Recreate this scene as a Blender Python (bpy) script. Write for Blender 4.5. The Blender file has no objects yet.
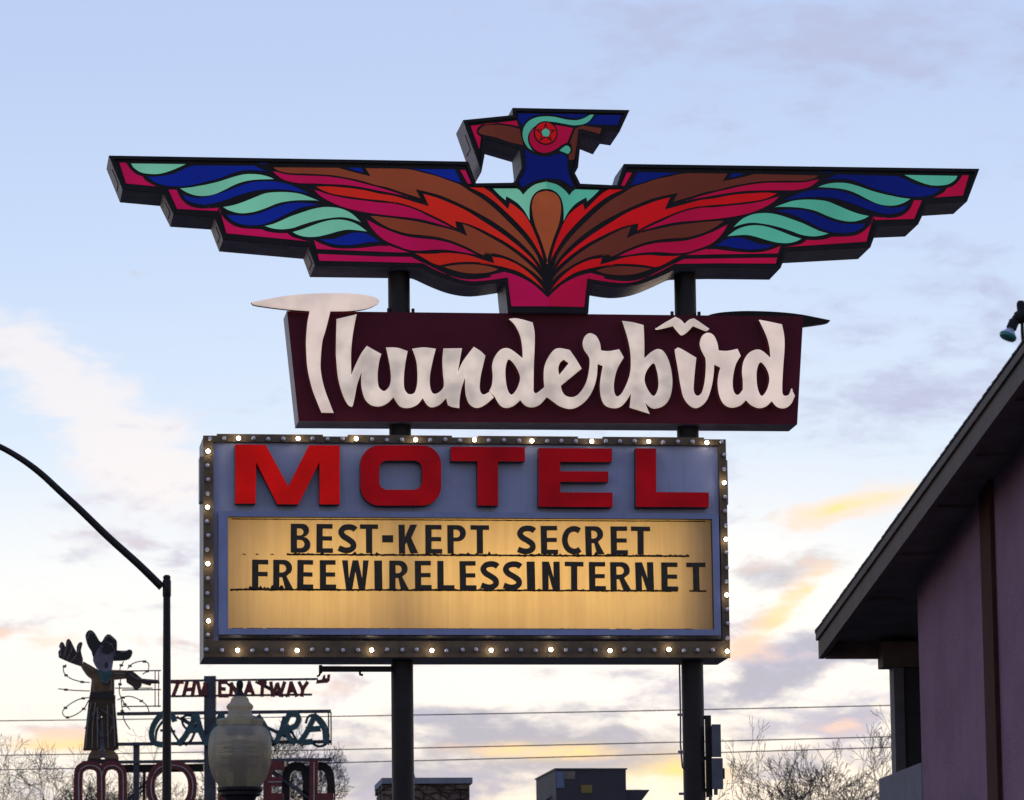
import bpy, bmesh, math, random
from mathutils import Vector, Matrix
from mathutils.geometry import tessellate_polygon

SC = bpy.context.scene
COL = SC.collection
R = math.radians
random.seed(4)

# ------------------------------------------------------------------ camera
F = 4500.0
PITCH, ROLL, YAW = 0.163059, -0.012425, 0.128024
CAM = Vector((0, 0, 1.6))
FWD = Vector((0, math.cos(PITCH), math.sin(PITCH)))
_r, _u = Vector((1, 0, 0)), Vector((0, -math.sin(PITCH), math.cos(PITCH)))
RT = _r * math.cos(ROLL) + _u * math.sin(ROLL)
UP = -_r * math.sin(ROLL) + _u * math.cos(ROLL)
cam = bpy.data.cameras.new('camera')
cam.sensor_width = 36
cam.sensor_fit = 'HORIZONTAL'
cam.lens = F / 1024 * 36
cam.clip_start = 0.5
cam.clip_end = 20000
cam.dof.use_dof = True
cam.dof.focus_distance = 45.5
cam.dof.aperture_fstop = 7.0
co = bpy.data.objects.new('camera', cam)
COL.objects.link(co)
co.matrix_world = Matrix(((RT.x, UP.x, -FWD.x, CAM.x), (RT.y, UP.y, -FWD.y, CAM.y), (RT.z, UP.z, -FWD.z, CAM.z), (0, 0, 0, 1)))
SC.camera = co


def ray(x, y):
    return FWD + RT * ((x - 512) / F) + UP * ((400 - y) / F)


def azel(x, y):
    d = ray(x, y).normalized()
    return math.atan2(d.x, d.y), math.asin(d.z)


# ------------------------------------------------------------------ view, world, sun
SC.view_settings.view_transform = 'Standard'
SC.view_settings.look = 'None'
SC.view_settings.exposure = 0.0
SC.view_settings.gamma = 1.0
SC.cycles.use_denoising = True
SC.cycles.max_bounces = 8
SC.cycles.sample_clamp_indirect = 4.0
SUN_AZ, SUN_EL = azel(700, 960)
SUN_EL = max(SUN_EL, R(2.5))

W = bpy.data.worlds.new('World')
SC.world = W
W.use_nodes = True
NT = W.node_tree
NT.nodes.clear()


class NB:
    """small helper to chain shader nodes"""
    def __init__(s, nt): s.nt = nt

    def n(s, t, **kw):
        nd = s.nt.nodes.new(t)
        for k, v in kw.items(): setattr(nd, k, v)
        return nd

    def set(s, sock, v):
        if hasattr(v, 'is_output'): s.nt.links.new(v, sock)
        else: sock.default_value = v

    def m(s, op, a, b=0.0, c=None, clamp=False):
        nd = s.n('ShaderNodeMath', operation=op, use_clamp=clamp)
        s.set(nd.inputs[0], a); s.set(nd.inputs[1], b)
        if c is not None: s.set(nd.inputs[2], c)
        return nd.outputs[0]

    def smooth(s, v, a, b, lo=0.0, hi=1.0):
        nd = s.n('ShaderNodeMapRange', interpolation_type='SMOOTHSTEP')
        s.set(nd.inputs[0], v)
        for i, q in enumerate((a, b, lo, hi)): nd.inputs[i + 1].default_value = q
        return nd.outputs[0]

    def mix(s, f, a, b, mode='MIX'):
        nd = s.n('ShaderNodeMix', data_type='RGBA', blend_type=mode)
        s.set(nd.inputs[0], f); s.set(nd.inputs[6], a); s.set(nd.inputs[7], b)
        return nd.outputs[2]

    def ramp(s, v, stops):
        nd = s.n('ShaderNodeValToRGB')
        el = nd.color_ramp.elements
        while len(el) < len(stops): el.new(0.5)
        for e, (p, c) in zip(el, stops): e.position = p; e.color = (*c, 1)
        s.set(nd.inputs[0], v)
        return nd.outputs[0]

    def noise(s, vec, scale, detail=5, rough=0.55, dist=0.0):
        nd = s.n('ShaderNodeTexNoise')
        s.set(nd.inputs['Vector'], vec)
        nd.inputs['Scale'].default_value = scale; nd.inputs['Detail'].default_value = detail
        nd.inputs['Roughness'].default_value = rough; nd.inputs['Distortion'].default_value = dist
        return nd.outputs[0]


b = NB(NT)
tc = b.n('ShaderNodeTexCoord')
sep = b.n('ShaderNodeSeparateXYZ')
NT.links.new(tc.outputs['Generated'], sep.inputs[0])
DX, DY, DZ = sep.outputs
AZ = b.m('ARCTAN2', DX, DY)
EL = b.m('ARCSINE', b.m('MINIMUM', b.m('MAXIMUM', DZ, -1.0), 1.0))


def cloudvec(sx, sy, ox, oy):
    c = b.n('ShaderNodeCombineXYZ')
    b.set(c.inputs[0], b.m('MULTIPLY_ADD', AZ, sx, ox))
    b.set(c.inputs[1], b.m('MULTIPLY_ADD', EL, sy, oy))
    c.inputs[2].default_value = 0.37
    return c.outputs[0]


def blob(x, y, rx, ry, amp, tilt=0.0):
    a0, e0 = azel(x, y)
    ca, sa = math.cos(R(tilt)), math.sin(R(tilt))
    da, de = b.m('SUBTRACT', AZ, a0), b.m('SUBTRACT', EL, e0)
    p = b.m('MULTIPLY', b.m('ADD', b.m('MULTIPLY', da, ca), b.m('MULTIPLY', de, sa)), F / rx)
    q = b.m('MULTIPLY', b.m('SUBTRACT', b.m('MULTIPLY', de, ca), b.m('MULTIPLY', da, sa)), F / ry)
    r2 = b.m('ADD', b.m('MULTIPLY', p, p), b.m('MULTIPLY', q, q))
    return b.m('MULTIPLY', b.m('EXPONENT', b.m('MULTIPLY', r2, -1.0)), amp)


def add(*v):
    o = v[0]
    for q in v[1:]: o = b.m('ADD', o, q)
    return o


ek = [(1000, (1.0, .80, .55)), (880, (1.0, .88, .70)), (780, (1.0, .94, .84)), (650, (.97, .98, .97)), (540, (.83, .92, 1.0)), (430, (.68, .83, 1.01)),
      (250, (.565, .725, .985)), (60, (.495, .64, .935))]
stops = [(max(0.0, azel(700, y)[1]) / .6, c) for y, c in ek] + [(.8, (.36, .47, .78)), (1.0, (.29, .40, .72))]
base = b.ramp(b.m('DIVIDE', EL, .6, clamp=True), stops)
n_big = b.noise(cloudvec(15, 38, 3.1, 1.7), 1.0, 6, .56, .25)
n_mid = b.noise(cloudvec(34, 95, 7.7, 2.2), 1.0, 7, .6, .35)
n_fine = b.noise(cloudvec(90, 210, 1.3, 9.1), 1.0, 6, .62, .3)
rag = add(b.m('MULTIPLY', n_big, .9), b.m('MULTIPLY', n_mid, 1.9), b.m('MULTIPLY', n_fine, 1.0), -.92)        # mean about .98, wide spread
# thin white veil brightening round the hidden sun
veil = add(blob(750, 620, 110, 90, .85), blob(590, 690, 260, 50, .7), blob(60, 590, 200, 90, .3), blob(300, 740, 200, 50, .35))
base = b.mix(b.m('MINIMUM', veil, .9), base, (1.06, 1.045, 1.0, 1))
# white and pink feathery cloud
pale = add(blob(300, 100, 600, 160, -.4), blob(80, 395, 130, 50, .75, -35), blob(150, 465, 85, 42, .85, -10), blob(30, 350, 80, 34, .5, -30), blob(60, 540, 150, 30, .25), blob(880, 505, 120, 40, .30), blob(560, 680, 260, 36, .2), blob(60, 620, 150, 40, .3))
pmask = b.smooth(add(rag, pale), 1.16, 1.85)
sky = b.mix(b.m('MULTIPLY', pmask, .68), base, (1.0, .93, .915, 1))
# grey lavender streaks
low = add(b.smooth(EL, azel(700, 470)[1], azel(700, 640)[1], -.05, .17), blob(570, 738, 190, 24, .56), blob(470, 712, 90, 12, .26), blob(640, 760, 110, 16, .4), blob(450, 790, 140, 18, .45), blob(772, 676, 50, 22, .7, 24), blob(750, 500, 70, 10, .35, 5), blob(690, 585, 40, 14, .3), blob(760, 575, 40, 14, .4), blob(480, 735, 110, 22, .4), blob(830, 640, 50, 22, .42, 30), blob(860, 652, 40, 10, .36),
          blob(800, 575, 62, 22, .46, 15), blob(760, 522, 80, 12, .46, 4), blob(850, 545, 55, 22, .30), blob(960, 470, 80, 14, .2), blob(60, 560, 130, 14, .26), blob(90, 668, 120, 16, .34, 4), blob(180, 610, 90, 10, .22),
          blob(640, 700, 90, 14, .28), blob(60, 795, 80, 22, .4), blob(860, 715, 60, 12, .32), blob(380, 770, 60, 20, .4), blob(300, 775, 90, 16, .4), blob(330, 725, 40, 10, .3), blob(800, 770, 90, 22, .32),
          blob(620, 672, 150, 8, .26), blob(520, 765, 60, 10, .3))
gmask = b.smooth(add(rag, low), 1.24, 1.9)
gcol = b.mix(b.smooth(EL, azel(700, 650)[1], azel(700, 520)[1]), (.37, .435, .565, 1), (.48, .555, .69, 1))
sky = b.mix(b.m('MULTIPLY', gmask, .95), sky, gcol)
# high faint lavender wisps over the blue
high = add(blob(200, 150, 330, 170, -.5), blob(850, 50, 230, 45, .52), blob(980, 300, 110, 50, .44), blob(870, 395, 130, 40, .52), blob(600, 15, 140, 22, .4), blob(720, 120, 120, 30, .12), blob(950, 180, 100, 40, .16), blob(760, 330, 90, 30, .2))
hmask = b.m('MULTIPLY', b.smooth(add(rag, high), .98, 1.7), .9)
sky = b.mix(hmask, sky, (.47, .535, .775, 1))
# peach and yellow edges where thin cloud catches the low sun
warm = add(blob(855, 503, 85, 20, .85, 14), blob(810, 520, 80, 14, .4, 8), blob(795, 600, 55, 16, .75, 40), blob(770, 575, 80, 26, .36, 15), blob(60, 640, 120, 16, .46), blob(70, 742, 90, 14, .6), blob(545, 752, 75, 9, .9),
           blob(690, 770, 50, 26, .6), blob(200, 690, 150, 12, .46), blob(720, 655, 45, 10, .46, 20), blob(420, 745, 90, 10, .4), blob(250, 655, 60, 10, .4), blob(120, 680, 90, 10, .3), blob(620, 700, 90, 6, .2))
wmask = b.smooth(add(rag, warm), 1.24, 1.8)
wcol = b.mix(b.smooth(EL, azel(700, 620)[1], azel(700, 430)[1]), (1.04, .74, .55, 1), (1.04, .82, .72, 1))
sky = b.mix(b.m('MULTIPLY', wmask, b.smooth(EL, azel(700, 560)[1], azel(700, 400)[1], .8, .0)), sky, wcol)
gold = add(blob(545, 752, 56, 8, 1.4), blob(690, 768, 42, 22, 1.0), blob(800, 598, 34, 10, 1.3, 40), blob(640, 775, 60, 8, .4), blob(70, 745, 55, 6, .7), blob(860, 503, 50, 8, 1.2, 12))
gold = b.m('MULTIPLY', gold, b.smooth(rag, .55, 1.4))
sky = b.mix(b.m('MINIMUM', gold, .85), sky, (1.08, .84, .30, 1))
# dimmer, bluer sky away from the sunset
hd = add(b.m('MULTIPLY', DX, math.sin(SUN_AZ)), b.m('MULTIPLY', DY, math.cos(SUN_AZ)))
back = b.smooth(hd, -.75, .9)
sky = b.mix(b.m('SUBTRACT', 1.0, back), sky, b.mix(1.0, sky, (.68, .63, .625, 1), 'MULTIPLY'))
bgA = b.n('ShaderNodeBackground'); b.set(bgA.inputs[0], sky); bgA.inputs[1].default_value = .97
nishita = b.n('ShaderNodeTexSky', sky_type='NISHITA', sun_disc=False)
nishita.sun_elevation = SUN_EL
nishita.sun_rotation = SUN_AZ
bgB = b.n('ShaderNodeBackground'); b.set(bgB.inputs[0], nishita.outputs[0]); bgB.inputs[1].default_value = .006
ads = b.n('ShaderNodeAddShader')
NT.links.new(bgA.outputs[0], ads.inputs[0]); NT.links.new(bgB.outputs[0], ads.inputs[1])
wo = b.n('ShaderNodeOutputWorld')
NT.links.new(ads.outputs[0], wo.inputs[0])
W.cycles.sampling_method = 'MANUAL'
W.cycles.sample_map_resolution = 512

sl = bpy.data.lights.new('sun', 'SUN')
sl.energy = 0.6
sl.angle = R(8)
sl.color = (1, .8, .58)
so = bpy.data.objects.new('sun', sl)
COL.objects.link(so)
sd = Vector((math.sin(SUN_AZ) * math.cos(SUN_EL), math.cos(SUN_AZ) * math.cos(SUN_EL), math.sin(SUN_EL)))
so.rotation_euler = sd.to_track_quat('Z', 'Y').to_euler()
so.location = (0, 0, 40)


# ------------------------------------------------------------------ materials
def lin(*c):
    return tuple((v / 12.92 if v <= .04045 else ((v + .055) / 1.055) ** 2.4) for v in (q / 255 for q in c))


MATS = {}


def mat(name, color, rough=.6, metal=0.0, var=.18, scale=6.0, emit=None, estr=0.0, bump=0.0, bscale=60.0, streak=0.0, spec=.5, evar=0.0, escale=3.0):
    if name in MATS: return MATS[name]
    m = bpy.data.materials.new(name)
    m.use_nodes = True
    nt = m.node_tree
    q = NB(nt)
    p = nt.nodes['Principled BSDF']
    p.inputs['Roughness'].default_value = rough
    p.inputs['Metallic'].default_value = metal
    p.inputs['Specular IOR Level'].default_value = spec
    t = q.n('ShaderNodeTexCoord')
    ns = q.noise(t.outputs['Object'], scale, 6, .6)
    col = q.mix(q.smooth(ns, .3, .7), tuple(c * (1 - var) for c in color) + (1,), tuple(min(1, c * (1 + var)) for c in color) + (1,))
    if streak:
        mp = q.n('ShaderNodeMapping'); nt.links.new(t.outputs['Object'], mp.inputs[0]); mp.inputs['Scale'].default_value = (9, 9, .5)
        s2 = q.noise(mp.outputs[0], 2.0, 5, .65)
        col = q.mix(q.m('MULTIPLY', q.smooth(s2, .52, .78), streak), col, (.03, .025, .022, 1))
    q.set(p.inputs['Base Color'], col)
    q.set(p.inputs['Roughness'], q.m('MULTIPLY_ADD', ns, .25, max(0.02, rough - .12)))
    if emit:
        q.set(p.inputs['Emission Color'], (*emit, 1))
        if evar:
            n3 = q.noise(t.outputs['Object'], escale, 2, .5)
            q.set(p.inputs['Emission Strength'], q.m('MULTIPLY', q.smooth(n3, .25, .75, 1 - evar, 1 + evar), estr))
        else:
            p.inputs['Emission Strength'].default_value = estr
    if bump:
        bn = q.n('ShaderNodeBump'); bn.inputs['Strength'].default_value = bump; bn.inputs['Distance'].default_value = .02
        q.set(bn.inputs['Height'], q.noise(t.outputs['Object'], bscale, 6, .7))
        nt.links.new(bn.outputs[0], p.inputs['Normal'])
    MATS[name] = m
    return m


BLACK = mat('black_paint', (.022, .020, .022), .55, var=.3, scale=3, spec=.2)
RETURN = mat('weathered_return_metal', (.25, .21, .255), .55, .05, var=.3, scale=4, streak=.4)
POSTM = mat('dark_post_paint', (.022, .018, .019), .5, var=.3, scale=4, spec=.3, streak=.3)
MAROON = mat('maroon_panel', (.135, .018, .033), .55, var=.15, scale=1.2, spec=.12, streak=.2)
PANEL = mat('blue_grey_panel', (.39, .44, .68), .38, .05, var=.10, scale=1.5, streak=.35)
RAILM = mat('blue_grey_rail', (.27, .33, .58), .38, .05, var=.10, scale=3, streak=.15)
RACE = mat('bronze_raceway', (.15, .105, .058), .5, .1, var=.3, scale=5)
LEDGE = mat('satin_ledge', (.30, .28, .30), .28, .7, var=.2)
TRIM = mat('dark_trim', (.05, .04, .035), .5, var=.2)


# ------------------------------------------------------------------ geometry helpers
class Fr:
    """a vertical working plane: local x to the right, y away, z up"""
    def __init__(s, o, yaw=YAW):
        s.o = Vector(o); s.yaw = yaw
        s.u = Vector((math.cos(yaw), math.sin(yaw), 0)); s.n = Vector((-math.sin(yaw), math.cos(yaw), 0))

    def w(s, x, y, z): return s.o + s.u * x + s.n * y + Vector((0, 0, z))

    def px(s, x, y, d=0.0):
        r = ray(x, y)
        t = ((s.o - CAM).dot(s.n) + d) / r.dot(s.n)
        p = CAM + r * t - s.o
        return (p.dot(s.u), p.z)

    def side(s, x, y, X):
        r = ray(x, y)
        t = ((s.o - CAM).dot(s.u) + X) / r.dot(s.u)
        p = CAM + r * t - s.o
        return (p.dot(s.n), p.z)

    def sub(s, x, y, z): return Fr(s.w(x, y, z), s.yaw)


class MB:
    def __init__(s): s.v = []; s.f = []; s.m = []

    def face(s, idx, mi=0): s.f.append(tuple(idx)); s.m.append(mi)

    def box(s, x0, x1, y0, y1, z0, z1, mi=0):
        k = len(s.v)
        s.v += [(x, y, z) for z in (z0, z1) for y in (y0, y1) for x in (x0, x1)]
        for q in ((0, 2, 3, 1), (4, 5, 7, 6), (0, 1, 5, 4), (2, 6, 7, 3), (0, 4, 6, 2), (1, 3, 7, 5)): s.face([k + i for i in q], mi)

    def prism(s, loops, y0, y1, mf=0, ms=0, back=True, front=True):
        """loops of (x, z) swept from depth y0 (front) to y1"""
        loops = [clean(l) for l in loops]
        flat = [p for l in loops for p in l]
        tris = tessellate_polygon([[Vector((p[0], p[1], 0)) for p in l] for l in loops])
        k, n = len(s.v), len(flat)
        s.v += [(p[0], y0, p[1]) for p in flat] + [(p[0], y1, p[1]) for p in flat]
        for t in tris:
            if front: s.face([k + i for i in t], mf)
            if back: s.face([k + n + i for i in reversed(t)], ms)
        i0 = k
        for l in loops:
            for i in range(len(l)):
                j = (i + 1) % len(l)
                s.face((i0 + i, i0 + j, i0 + n + j, i0 + n + i), ms)
            i0 += len(l)

    def bevelled(s, loops, y0, y1, bev, mf=0, ms=0):
        loops = [clean(l) for l in loops]
        ins = [clean_same(inset(l, bev if i == 0 else -bev)) for i, l in enumerate(loops)]
        flat = [p for l in ins for p in l]
        tris = tessellate_polygon([[Vector((p[0], p[1], 0)) for p in l] for l in ins])
        k, n = len(s.v), len(flat)
        s.v += [(p[0], y0, p[1]) for p in flat]
        fo = [p for l in loops for p in l]
        s.v += [(p[0], y0 + bev * .8, p[1]) for p in fo] + [(p[0], y1, p[1]) for p in fo]
        for t in tris: s.face([k + i for i in t], mf)
        i0 = k
        for l in loops:
            for i in range(len(l)):
                j = (i + 1) % len(l)
                s.face((i0 + i, i0 + j, i0 + n + j, i0 + n + i), mf)
                s.face((i0 + n + i, i0 + n + j, i0 + 2 * n + j, i0 + 2 * n + i), ms)
            i0 += len(l)

    def tube(s, pts, rad, n=8, mi=0, cap=True):
        pts = [Vector(p) for p in pts]
        if not hasattr(rad, '__len__'): rad = [rad] * len(pts)
        k0 = len(s.v)
        for i, p in enumerate(pts):
            t = (pts[min(i + 1, len(pts) - 1)] - pts[max(i - 1, 0)]).normalized()
            a = t.cross(Vector((0, 0, 1)) if abs(t.z) < .9 else Vector((1, 0, 0))).normalized()
            c = t.cross(a)
            for j in range(n):
                h = 2 * math.pi * j / n
                s.v.append(tuple(p + (a * math.cos(h) + c * math.sin(h)) * rad[i]))
        for i in range(len(pts) - 1):
            for j in range(n):
                q = (j + 1) % n
                s.face((k0 + i * n + j, k0 + i * n + q, k0 + (i + 1) * n + q, k0 + (i + 1) * n + j), mi)
        if cap:
            s.face([k0 + j for j in reversed(range(n))], mi); s.face([k0 + (len(pts) - 1) * n + j for j in range(n)], mi)

    def lathe(s, prof, n=32, c=(0, 0, 0), mi=0, axis=None):
        k0 = len(s.v)
        M = axis or Matrix.Identity(3)
        for r, z in prof:
            for j in range(n):
                h = 2 * math.pi * j / n
                p = M @ Vector((r * math.cos(h), r * math.sin(h), z)) + Vector(c)
                s.v.append(tuple(p))
        for i in range(len(prof) - 1):
            for j in range(n):
                q = (j + 1) % n
                s.face((k0 + i * n + j, k0 + i * n + q, k0 + (i + 1) * n + q, k0 + (i + 1) * n + j), mi)
        s.face([k0 + j for j in reversed(range(n))], mi); s.face([k0 + (len(prof) - 1) * n + j for j in range(n)], mi)

    def bars(s, pts, w, d0, d1, mi=0):
        """flat bar along a line of (x, z) points"""
        L, Rr = offset(pts, w / 2)
        s.prism([L + Rr[::-1]], d0, d1, mi, mi)

    def build(s, name, mats, parent=None, smooth=False, fix=True):
        me = bpy.data.meshes.new(name)
        me.from_pydata(s.v, [], s.f)
        for m in (mats if isinstance(mats, (list, tuple)) else [mats]): me.materials.append(m)
        me.polygons.foreach_set('material_index', s.m)
        if fix:
            bm = bmesh.new(); bm.from_mesh(me); bmesh.ops.recalc_face_normals(bm, faces=bm.faces); bm.to_mesh(me); bm.free()
        if smooth:
            me.polygons.foreach_set('use_smooth', [True] * len(me.polygons))
            me.set_sharp_from_angle(angle=R(40))
        me.update()
        o = bpy.data.objects.new(name, me)
        COL.objects.link(o)
        if parent is not None: o.parent = parent
        return o


def clean(l):
    o = []
    for p in l:
        if not o or abs(p[0] - o[-1][0]) + abs(p[1] - o[-1][1]) > 1e-4: o.append(tuple(p))
    if len(o) > 2 and abs(o[0][0] - o[-1][0]) + abs(o[0][1] - o[-1][1]) < 1e-4: o.pop()
    return o


def clean_same(l): return l


def offset(pts, h):
    L, Rr = [], []
    for i, p in enumerate(pts):
        a = pts[max(i - 1, 0)]; c = pts[min(i + 1, len(pts) - 1)]
        e1 = Vector((p[0] - a[0], p[1] - a[1])) if i else Vector((c[0] - p[0], c[1] - p[1]))
        e2 = Vector((c[0] - p[0], c[1] - p[1])) if i < len(pts) - 1 else e1
        e1.normalize(); e2.normalize()
        n1 = Vector((-e1.y, e1.x)); n2 = Vector((-e2.y, e2.x))
        m = n1 + n2
        if m.length < 1e-6: m = n1
        m.normalize()
        k = h / max(.45, m.dot(n1))
        L.append((p[0] + m.x * k, p[1] + m.y * k)); Rr.append((p[0] - m.x * k, p[1] - m.y * k))
    return L, Rr


def inset(poly, h):
    n = len(poly)
    area = sum(poly[i][0] * poly[(i + 1) % n][1] - poly[(i + 1) % n][0] * poly[i][1] for i in range(n))
    sg = 1 if area > 0 else -1
    o = []
    for i in range(n):
        a, p, c = Vector(poly[i - 1]), Vector(poly[i]), Vector(poly[(i + 1) % n])
        e1 = (p - a).normalized(); e2 = (c - p).normalized()
        n1 = Vector((-e1.y, e1.x)) * sg; n2 = Vector((-e2.y, e2.x)) * sg
        m = (n1 + n2)
        if m.length < 1e-5: m = n1
        m.normalize()
        o.append(tuple(p + m * (h / max(.5, m.dot(n1)))))
    return o


def crom(run, k=7):
    if len(run) < 3: return list(run)
    P = [run[0]] + list(run) + [run[-1]]
    out = []
    for i in range(1, len(P) - 2):
        p0, p1, p2, p3 = P[i - 1:i + 3]
        for j in range(k):
            t = j / k
            out.append(tuple(.5 * (2 * p1[c] + (p2[c] - p0[c]) * t + (2 * p0[c] - 5 * p1[c] + 4 * p2[c] - p3[c]) * t * t + (3 * p1[c] - p0[c] - 3 * p2[c] + p3[c]) * t ** 3) for c in (0, 1)))
    out.append(run[-1])
    return out


def smooth_closed(pts, corner, k=7):
    n = len(pts)
    if not any(corner):
        P = [pts[-1]] + pts + [pts[0], pts[1]]
        out = []
        for i in range(1, n + 1):
            out += crom([P[i - 1], P[i], P[i + 1], P[i + 2]], k)[k:2 * k]
        return out
    s = corner.index(True)
    pts = pts[s:] + pts[:s]; corner = corner[s:] + corner[:s]
    pts = pts + [pts[0]]; corner = corner + [True]
    out, run = [], [pts[0]]
    for p, c in zip(pts[1:], corner[1:]):
        run.append(p)
        if c:
            out += crom(run, k)[:-1]; run = [p]
    return out


TILE = dict(A=(100, 140), B=(200, 150), C=(290, 150), D=(290, 200), E=(380, 150), F=(380, 220), G=(470, 170), H=(480, 230), K=(450, 100), L=(530, 95),
            N=(50, 620), O=(60, 700))


def trace(s, k=7):
    """measured outline -> picture points: '*' marks a corner, a capital letter picks the enlarged tile (x8)"""
    pts, cor, o = [], [], None
    for t in s.split():
        if t in TILE: o = TILE[t]; continue
        c = t[0] == '*'
        x, y = map(float, t.lstrip('*').split(','))
        pts.append((o[0] + x / 8, o[1] + y / 8) if o else (x, y)); cor.append(c)
    return smooth_closed(pts, cor, k)


def thing(name, label, cat, loc=(0, 0, 0), yaw=0.0, group=None, kind=None):
    o = bpy.data.objects.new(name, None)
    COL.objects.link(o)
    o.location = loc; o.rotation_euler = (0, 0, yaw); o.empty_display_size = .2
    return tag(o, label, cat, group, kind)


def tag(o, label=None, cat=None, group=None, kind=None):
    if label: o['label'] = label
    if cat: o['category'] = cat
    if group: o['group'] = group
    if kind: o['kind'] = kind
    return o


# ------------------------------------------------------------------ ground
def ground():
    n, Rr = 64, 4000
    m = MB()
    m.v = [(0, 0, 0)] + [(r * math.cos(2 * math.pi * j / n), r * math.sin(2 * math.pi * j / n), 0) for r in (30, 150, 800, Rr) for j in range(n)]
    for j in range(n):
        m.face((0, 1 + j, 1 + (j + 1) % n))
        for k in range(3):
            a = 1 + k * n
            m.face((a + j, a + n + j, a + n + (j + 1) % n, a + (j + 1) % n))
    o = m.build('ground', mat('worn_asphalt', (.055, .053, .05), .9, var=.35, scale=.25, bump=.4, bscale=30), fix=False)
    o['kind'] = 'structure'


ground()

# ------------------------------------------------------------------ sign frame
_p0 = CAM + ray(466, 657) * 45.0
S0 = Fr(_p0)
POST_D = .33
Zg = -_p0.z                      # ground level in the sign frame


# ------------------------------------------------------------------ posts
def post(px_mid, label, group):
    X = S0.px(px_mid, 730, POST_D)[0]
    t = thing('sign_post', label, 'post', S0.w(X, POST_D, Zg), YAW, group)
    top = S0.px(px_mid, 262, POST_D)[1] - Zg
    m = MB()
    m.lathe([(.112, 0), (.112, top)], 24)
    m.build('shaft', POSTM, t, smooth=True)
    m = MB(); m.box(-.3, .3, -.3, .3, 0, .035)
    for a in (-.22, .22):
        for c in (-.22, .22): m.lathe([(.03, .035), (.03, .09)], 6, (a, c, 0))
    m.build('base_plate', RETURN, t)
    return t, X


postL, XL = post(402.6, 'round dark steel sign post with a bracket arm near its top', 'posts holding up the motel sign')
postR, XR = post(693.4, 'round dark steel sign post with electrical boxes and a thin conduit', 'posts holding up the motel sign')
fl = Fr(postL.location)
m = MB()
xa, za = fl.px(322, 666.5, 0); xb, zb = fl.px(322, 671.5, 0)
m.box(xa, -.1, -.04, .04, zb, za)
m.box(xa - .03, xa, -.04, .04, zb - .015, za + .012)
m.tube([(xa - .01, 0, zb), (xa - .03, 0, zb - .04), (xa - .05, 0, zb - .05)], .012, 6)
x2 = fl.px(360, 675)[0]
m.tube([(x2, 0, zb), (x2, 0, zb - .03), (x2 + .03, 0, zb - .035)], .014, 6)
m.build('bracket_arm', POSTM, postL)
frr = Fr(postR.location)
m = MB()
z1 = frr.px(680, 664)[1]; z2 = frr.px(680, 775)[1]
xc = -.135
m.tube([(xc, -.03, z1), (xc, -.03, (z1 + z2) / 2), (xc - .005, -.03, z2 + .3), (xc + .01, -.03, z2 + .08), (xc + .06, -.03, z2)], .009, 8)
for q in (715, 752, 794):
    z = frr.px(680, q)[1]; m.box(xc - .03, -.1, -.045, -.015, z - .012, z + .012)
m.build('conduit', RETURN, postR, smooth=True)
# electrical boxes on the right post
g = thing('electrical_box', 'grey electrical boxes stacked on a rail beside the right sign post', 'electrical box', S0.w(XR + .2, POST_D, S0.px(713, 796, POST_D)[1]), YAW)
gf = Fr(g.location)
def gb(x0, x1, y0, y1):
    a = gf.px(x0, y1); c = gf.px(x1, y0)
    return a[0], c[0], a[1], c[1]
x0, x1, z0, z1 = gb(706.5, 710.5, 716, 797)
m = MB(); m.box(x0, x1, -.03, .03, z0, z1)
for y in (717, 758, 790):
    a = gf.px(703, y); m.box(a[0] - .02, x1, -.025, .025, a[1] - .02, a[1] + .015)
m.build('mounting_rail', POSTM, g)
GREYB = mat('galvanised_grey', (.13, .135, .165), .5, .35, var=.2)
for (a, c, d, e, nm) in ((710.8, 717.6, 726.3, 757.5, 'upper'), (710.8, 719.6, 760, 789.5, 'lower')):
    x0, x1, z0, z1 = gb(a, c, d, e)
    m = MB(); m.box(x0, x1, -.13, -.035, z0, z1); m.box(x0 - .008, x1 + .008, -.138, -.13, z0 - .008, z1 + .008)
    o = m.build('cabinet', GREYB, g)
    if nm == 'lower':
        x0, x1, z0, z1 = gb(719.6, 723, 769, 779.5)
        m = MB(); m.box(x0 + .004, x1, -.1, -.06, z0, z1); m.build('lever', POSTM, o)
        m = MB(); x0, x1, z0, z1 = gb(712.5, 716.5, 789, 795.5); m.tube([((x0 + x1) / 2, -.08, z1), ((x0 + x1) / 2, -.08, z0)], .02, 8); m.build('conduit_stub', GREYB, o)
m = MB(); m.tube([(gf.px(710, 795)[0], -.02, gf.px(710, 795)[1]), (gf.px(710, 850)[0], -.02, gf.px(710, 850)[1])], .015, 8); m.build('conduit', GREYB, g)

# ------------------------------------------------------------------ bird sign
BD0, BD1 = .0, .64
bo = S0.w(S0.px(548, 312.3, BD0)[0], BD0, S0.px(548, 312.3, BD0)[1])
bird = thing('bird_sign', 'wide sign shaped as a spread-winged bird in red, teal and blue panels', 'bird sign', bo, YAW)
BF = Fr(bo)


def b2(pts, d=0.0): return [BF.px(x, y, d) for x, y in pts]


XA = BF.px(548, 297)[0]
def mir(pts):
    # the far half was built a little longer than the near one
    return [(XA + (XA - x) * (1 + .0155 * min(1, max(0, (XA - x - .45) / .9))), z + .03 * min(1, max(0, (XA - x - .9) / .8)) * min(1, max(0, (.75 - z) / .25))) for x, z in pts]


left_edge = trace('*468.5,161.5 *108.8,155.5 *122.5,189.4 *163,193.1 *173.5,214.2 *214.6,217 *223,239.2 *308.3,246.8 *315,265.2 395,266.3 *414,266.6 420.6,267.6 437.4,275.3 456.5,282.2 478,285 *505,281.5 *508,312.3', 4)
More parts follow.
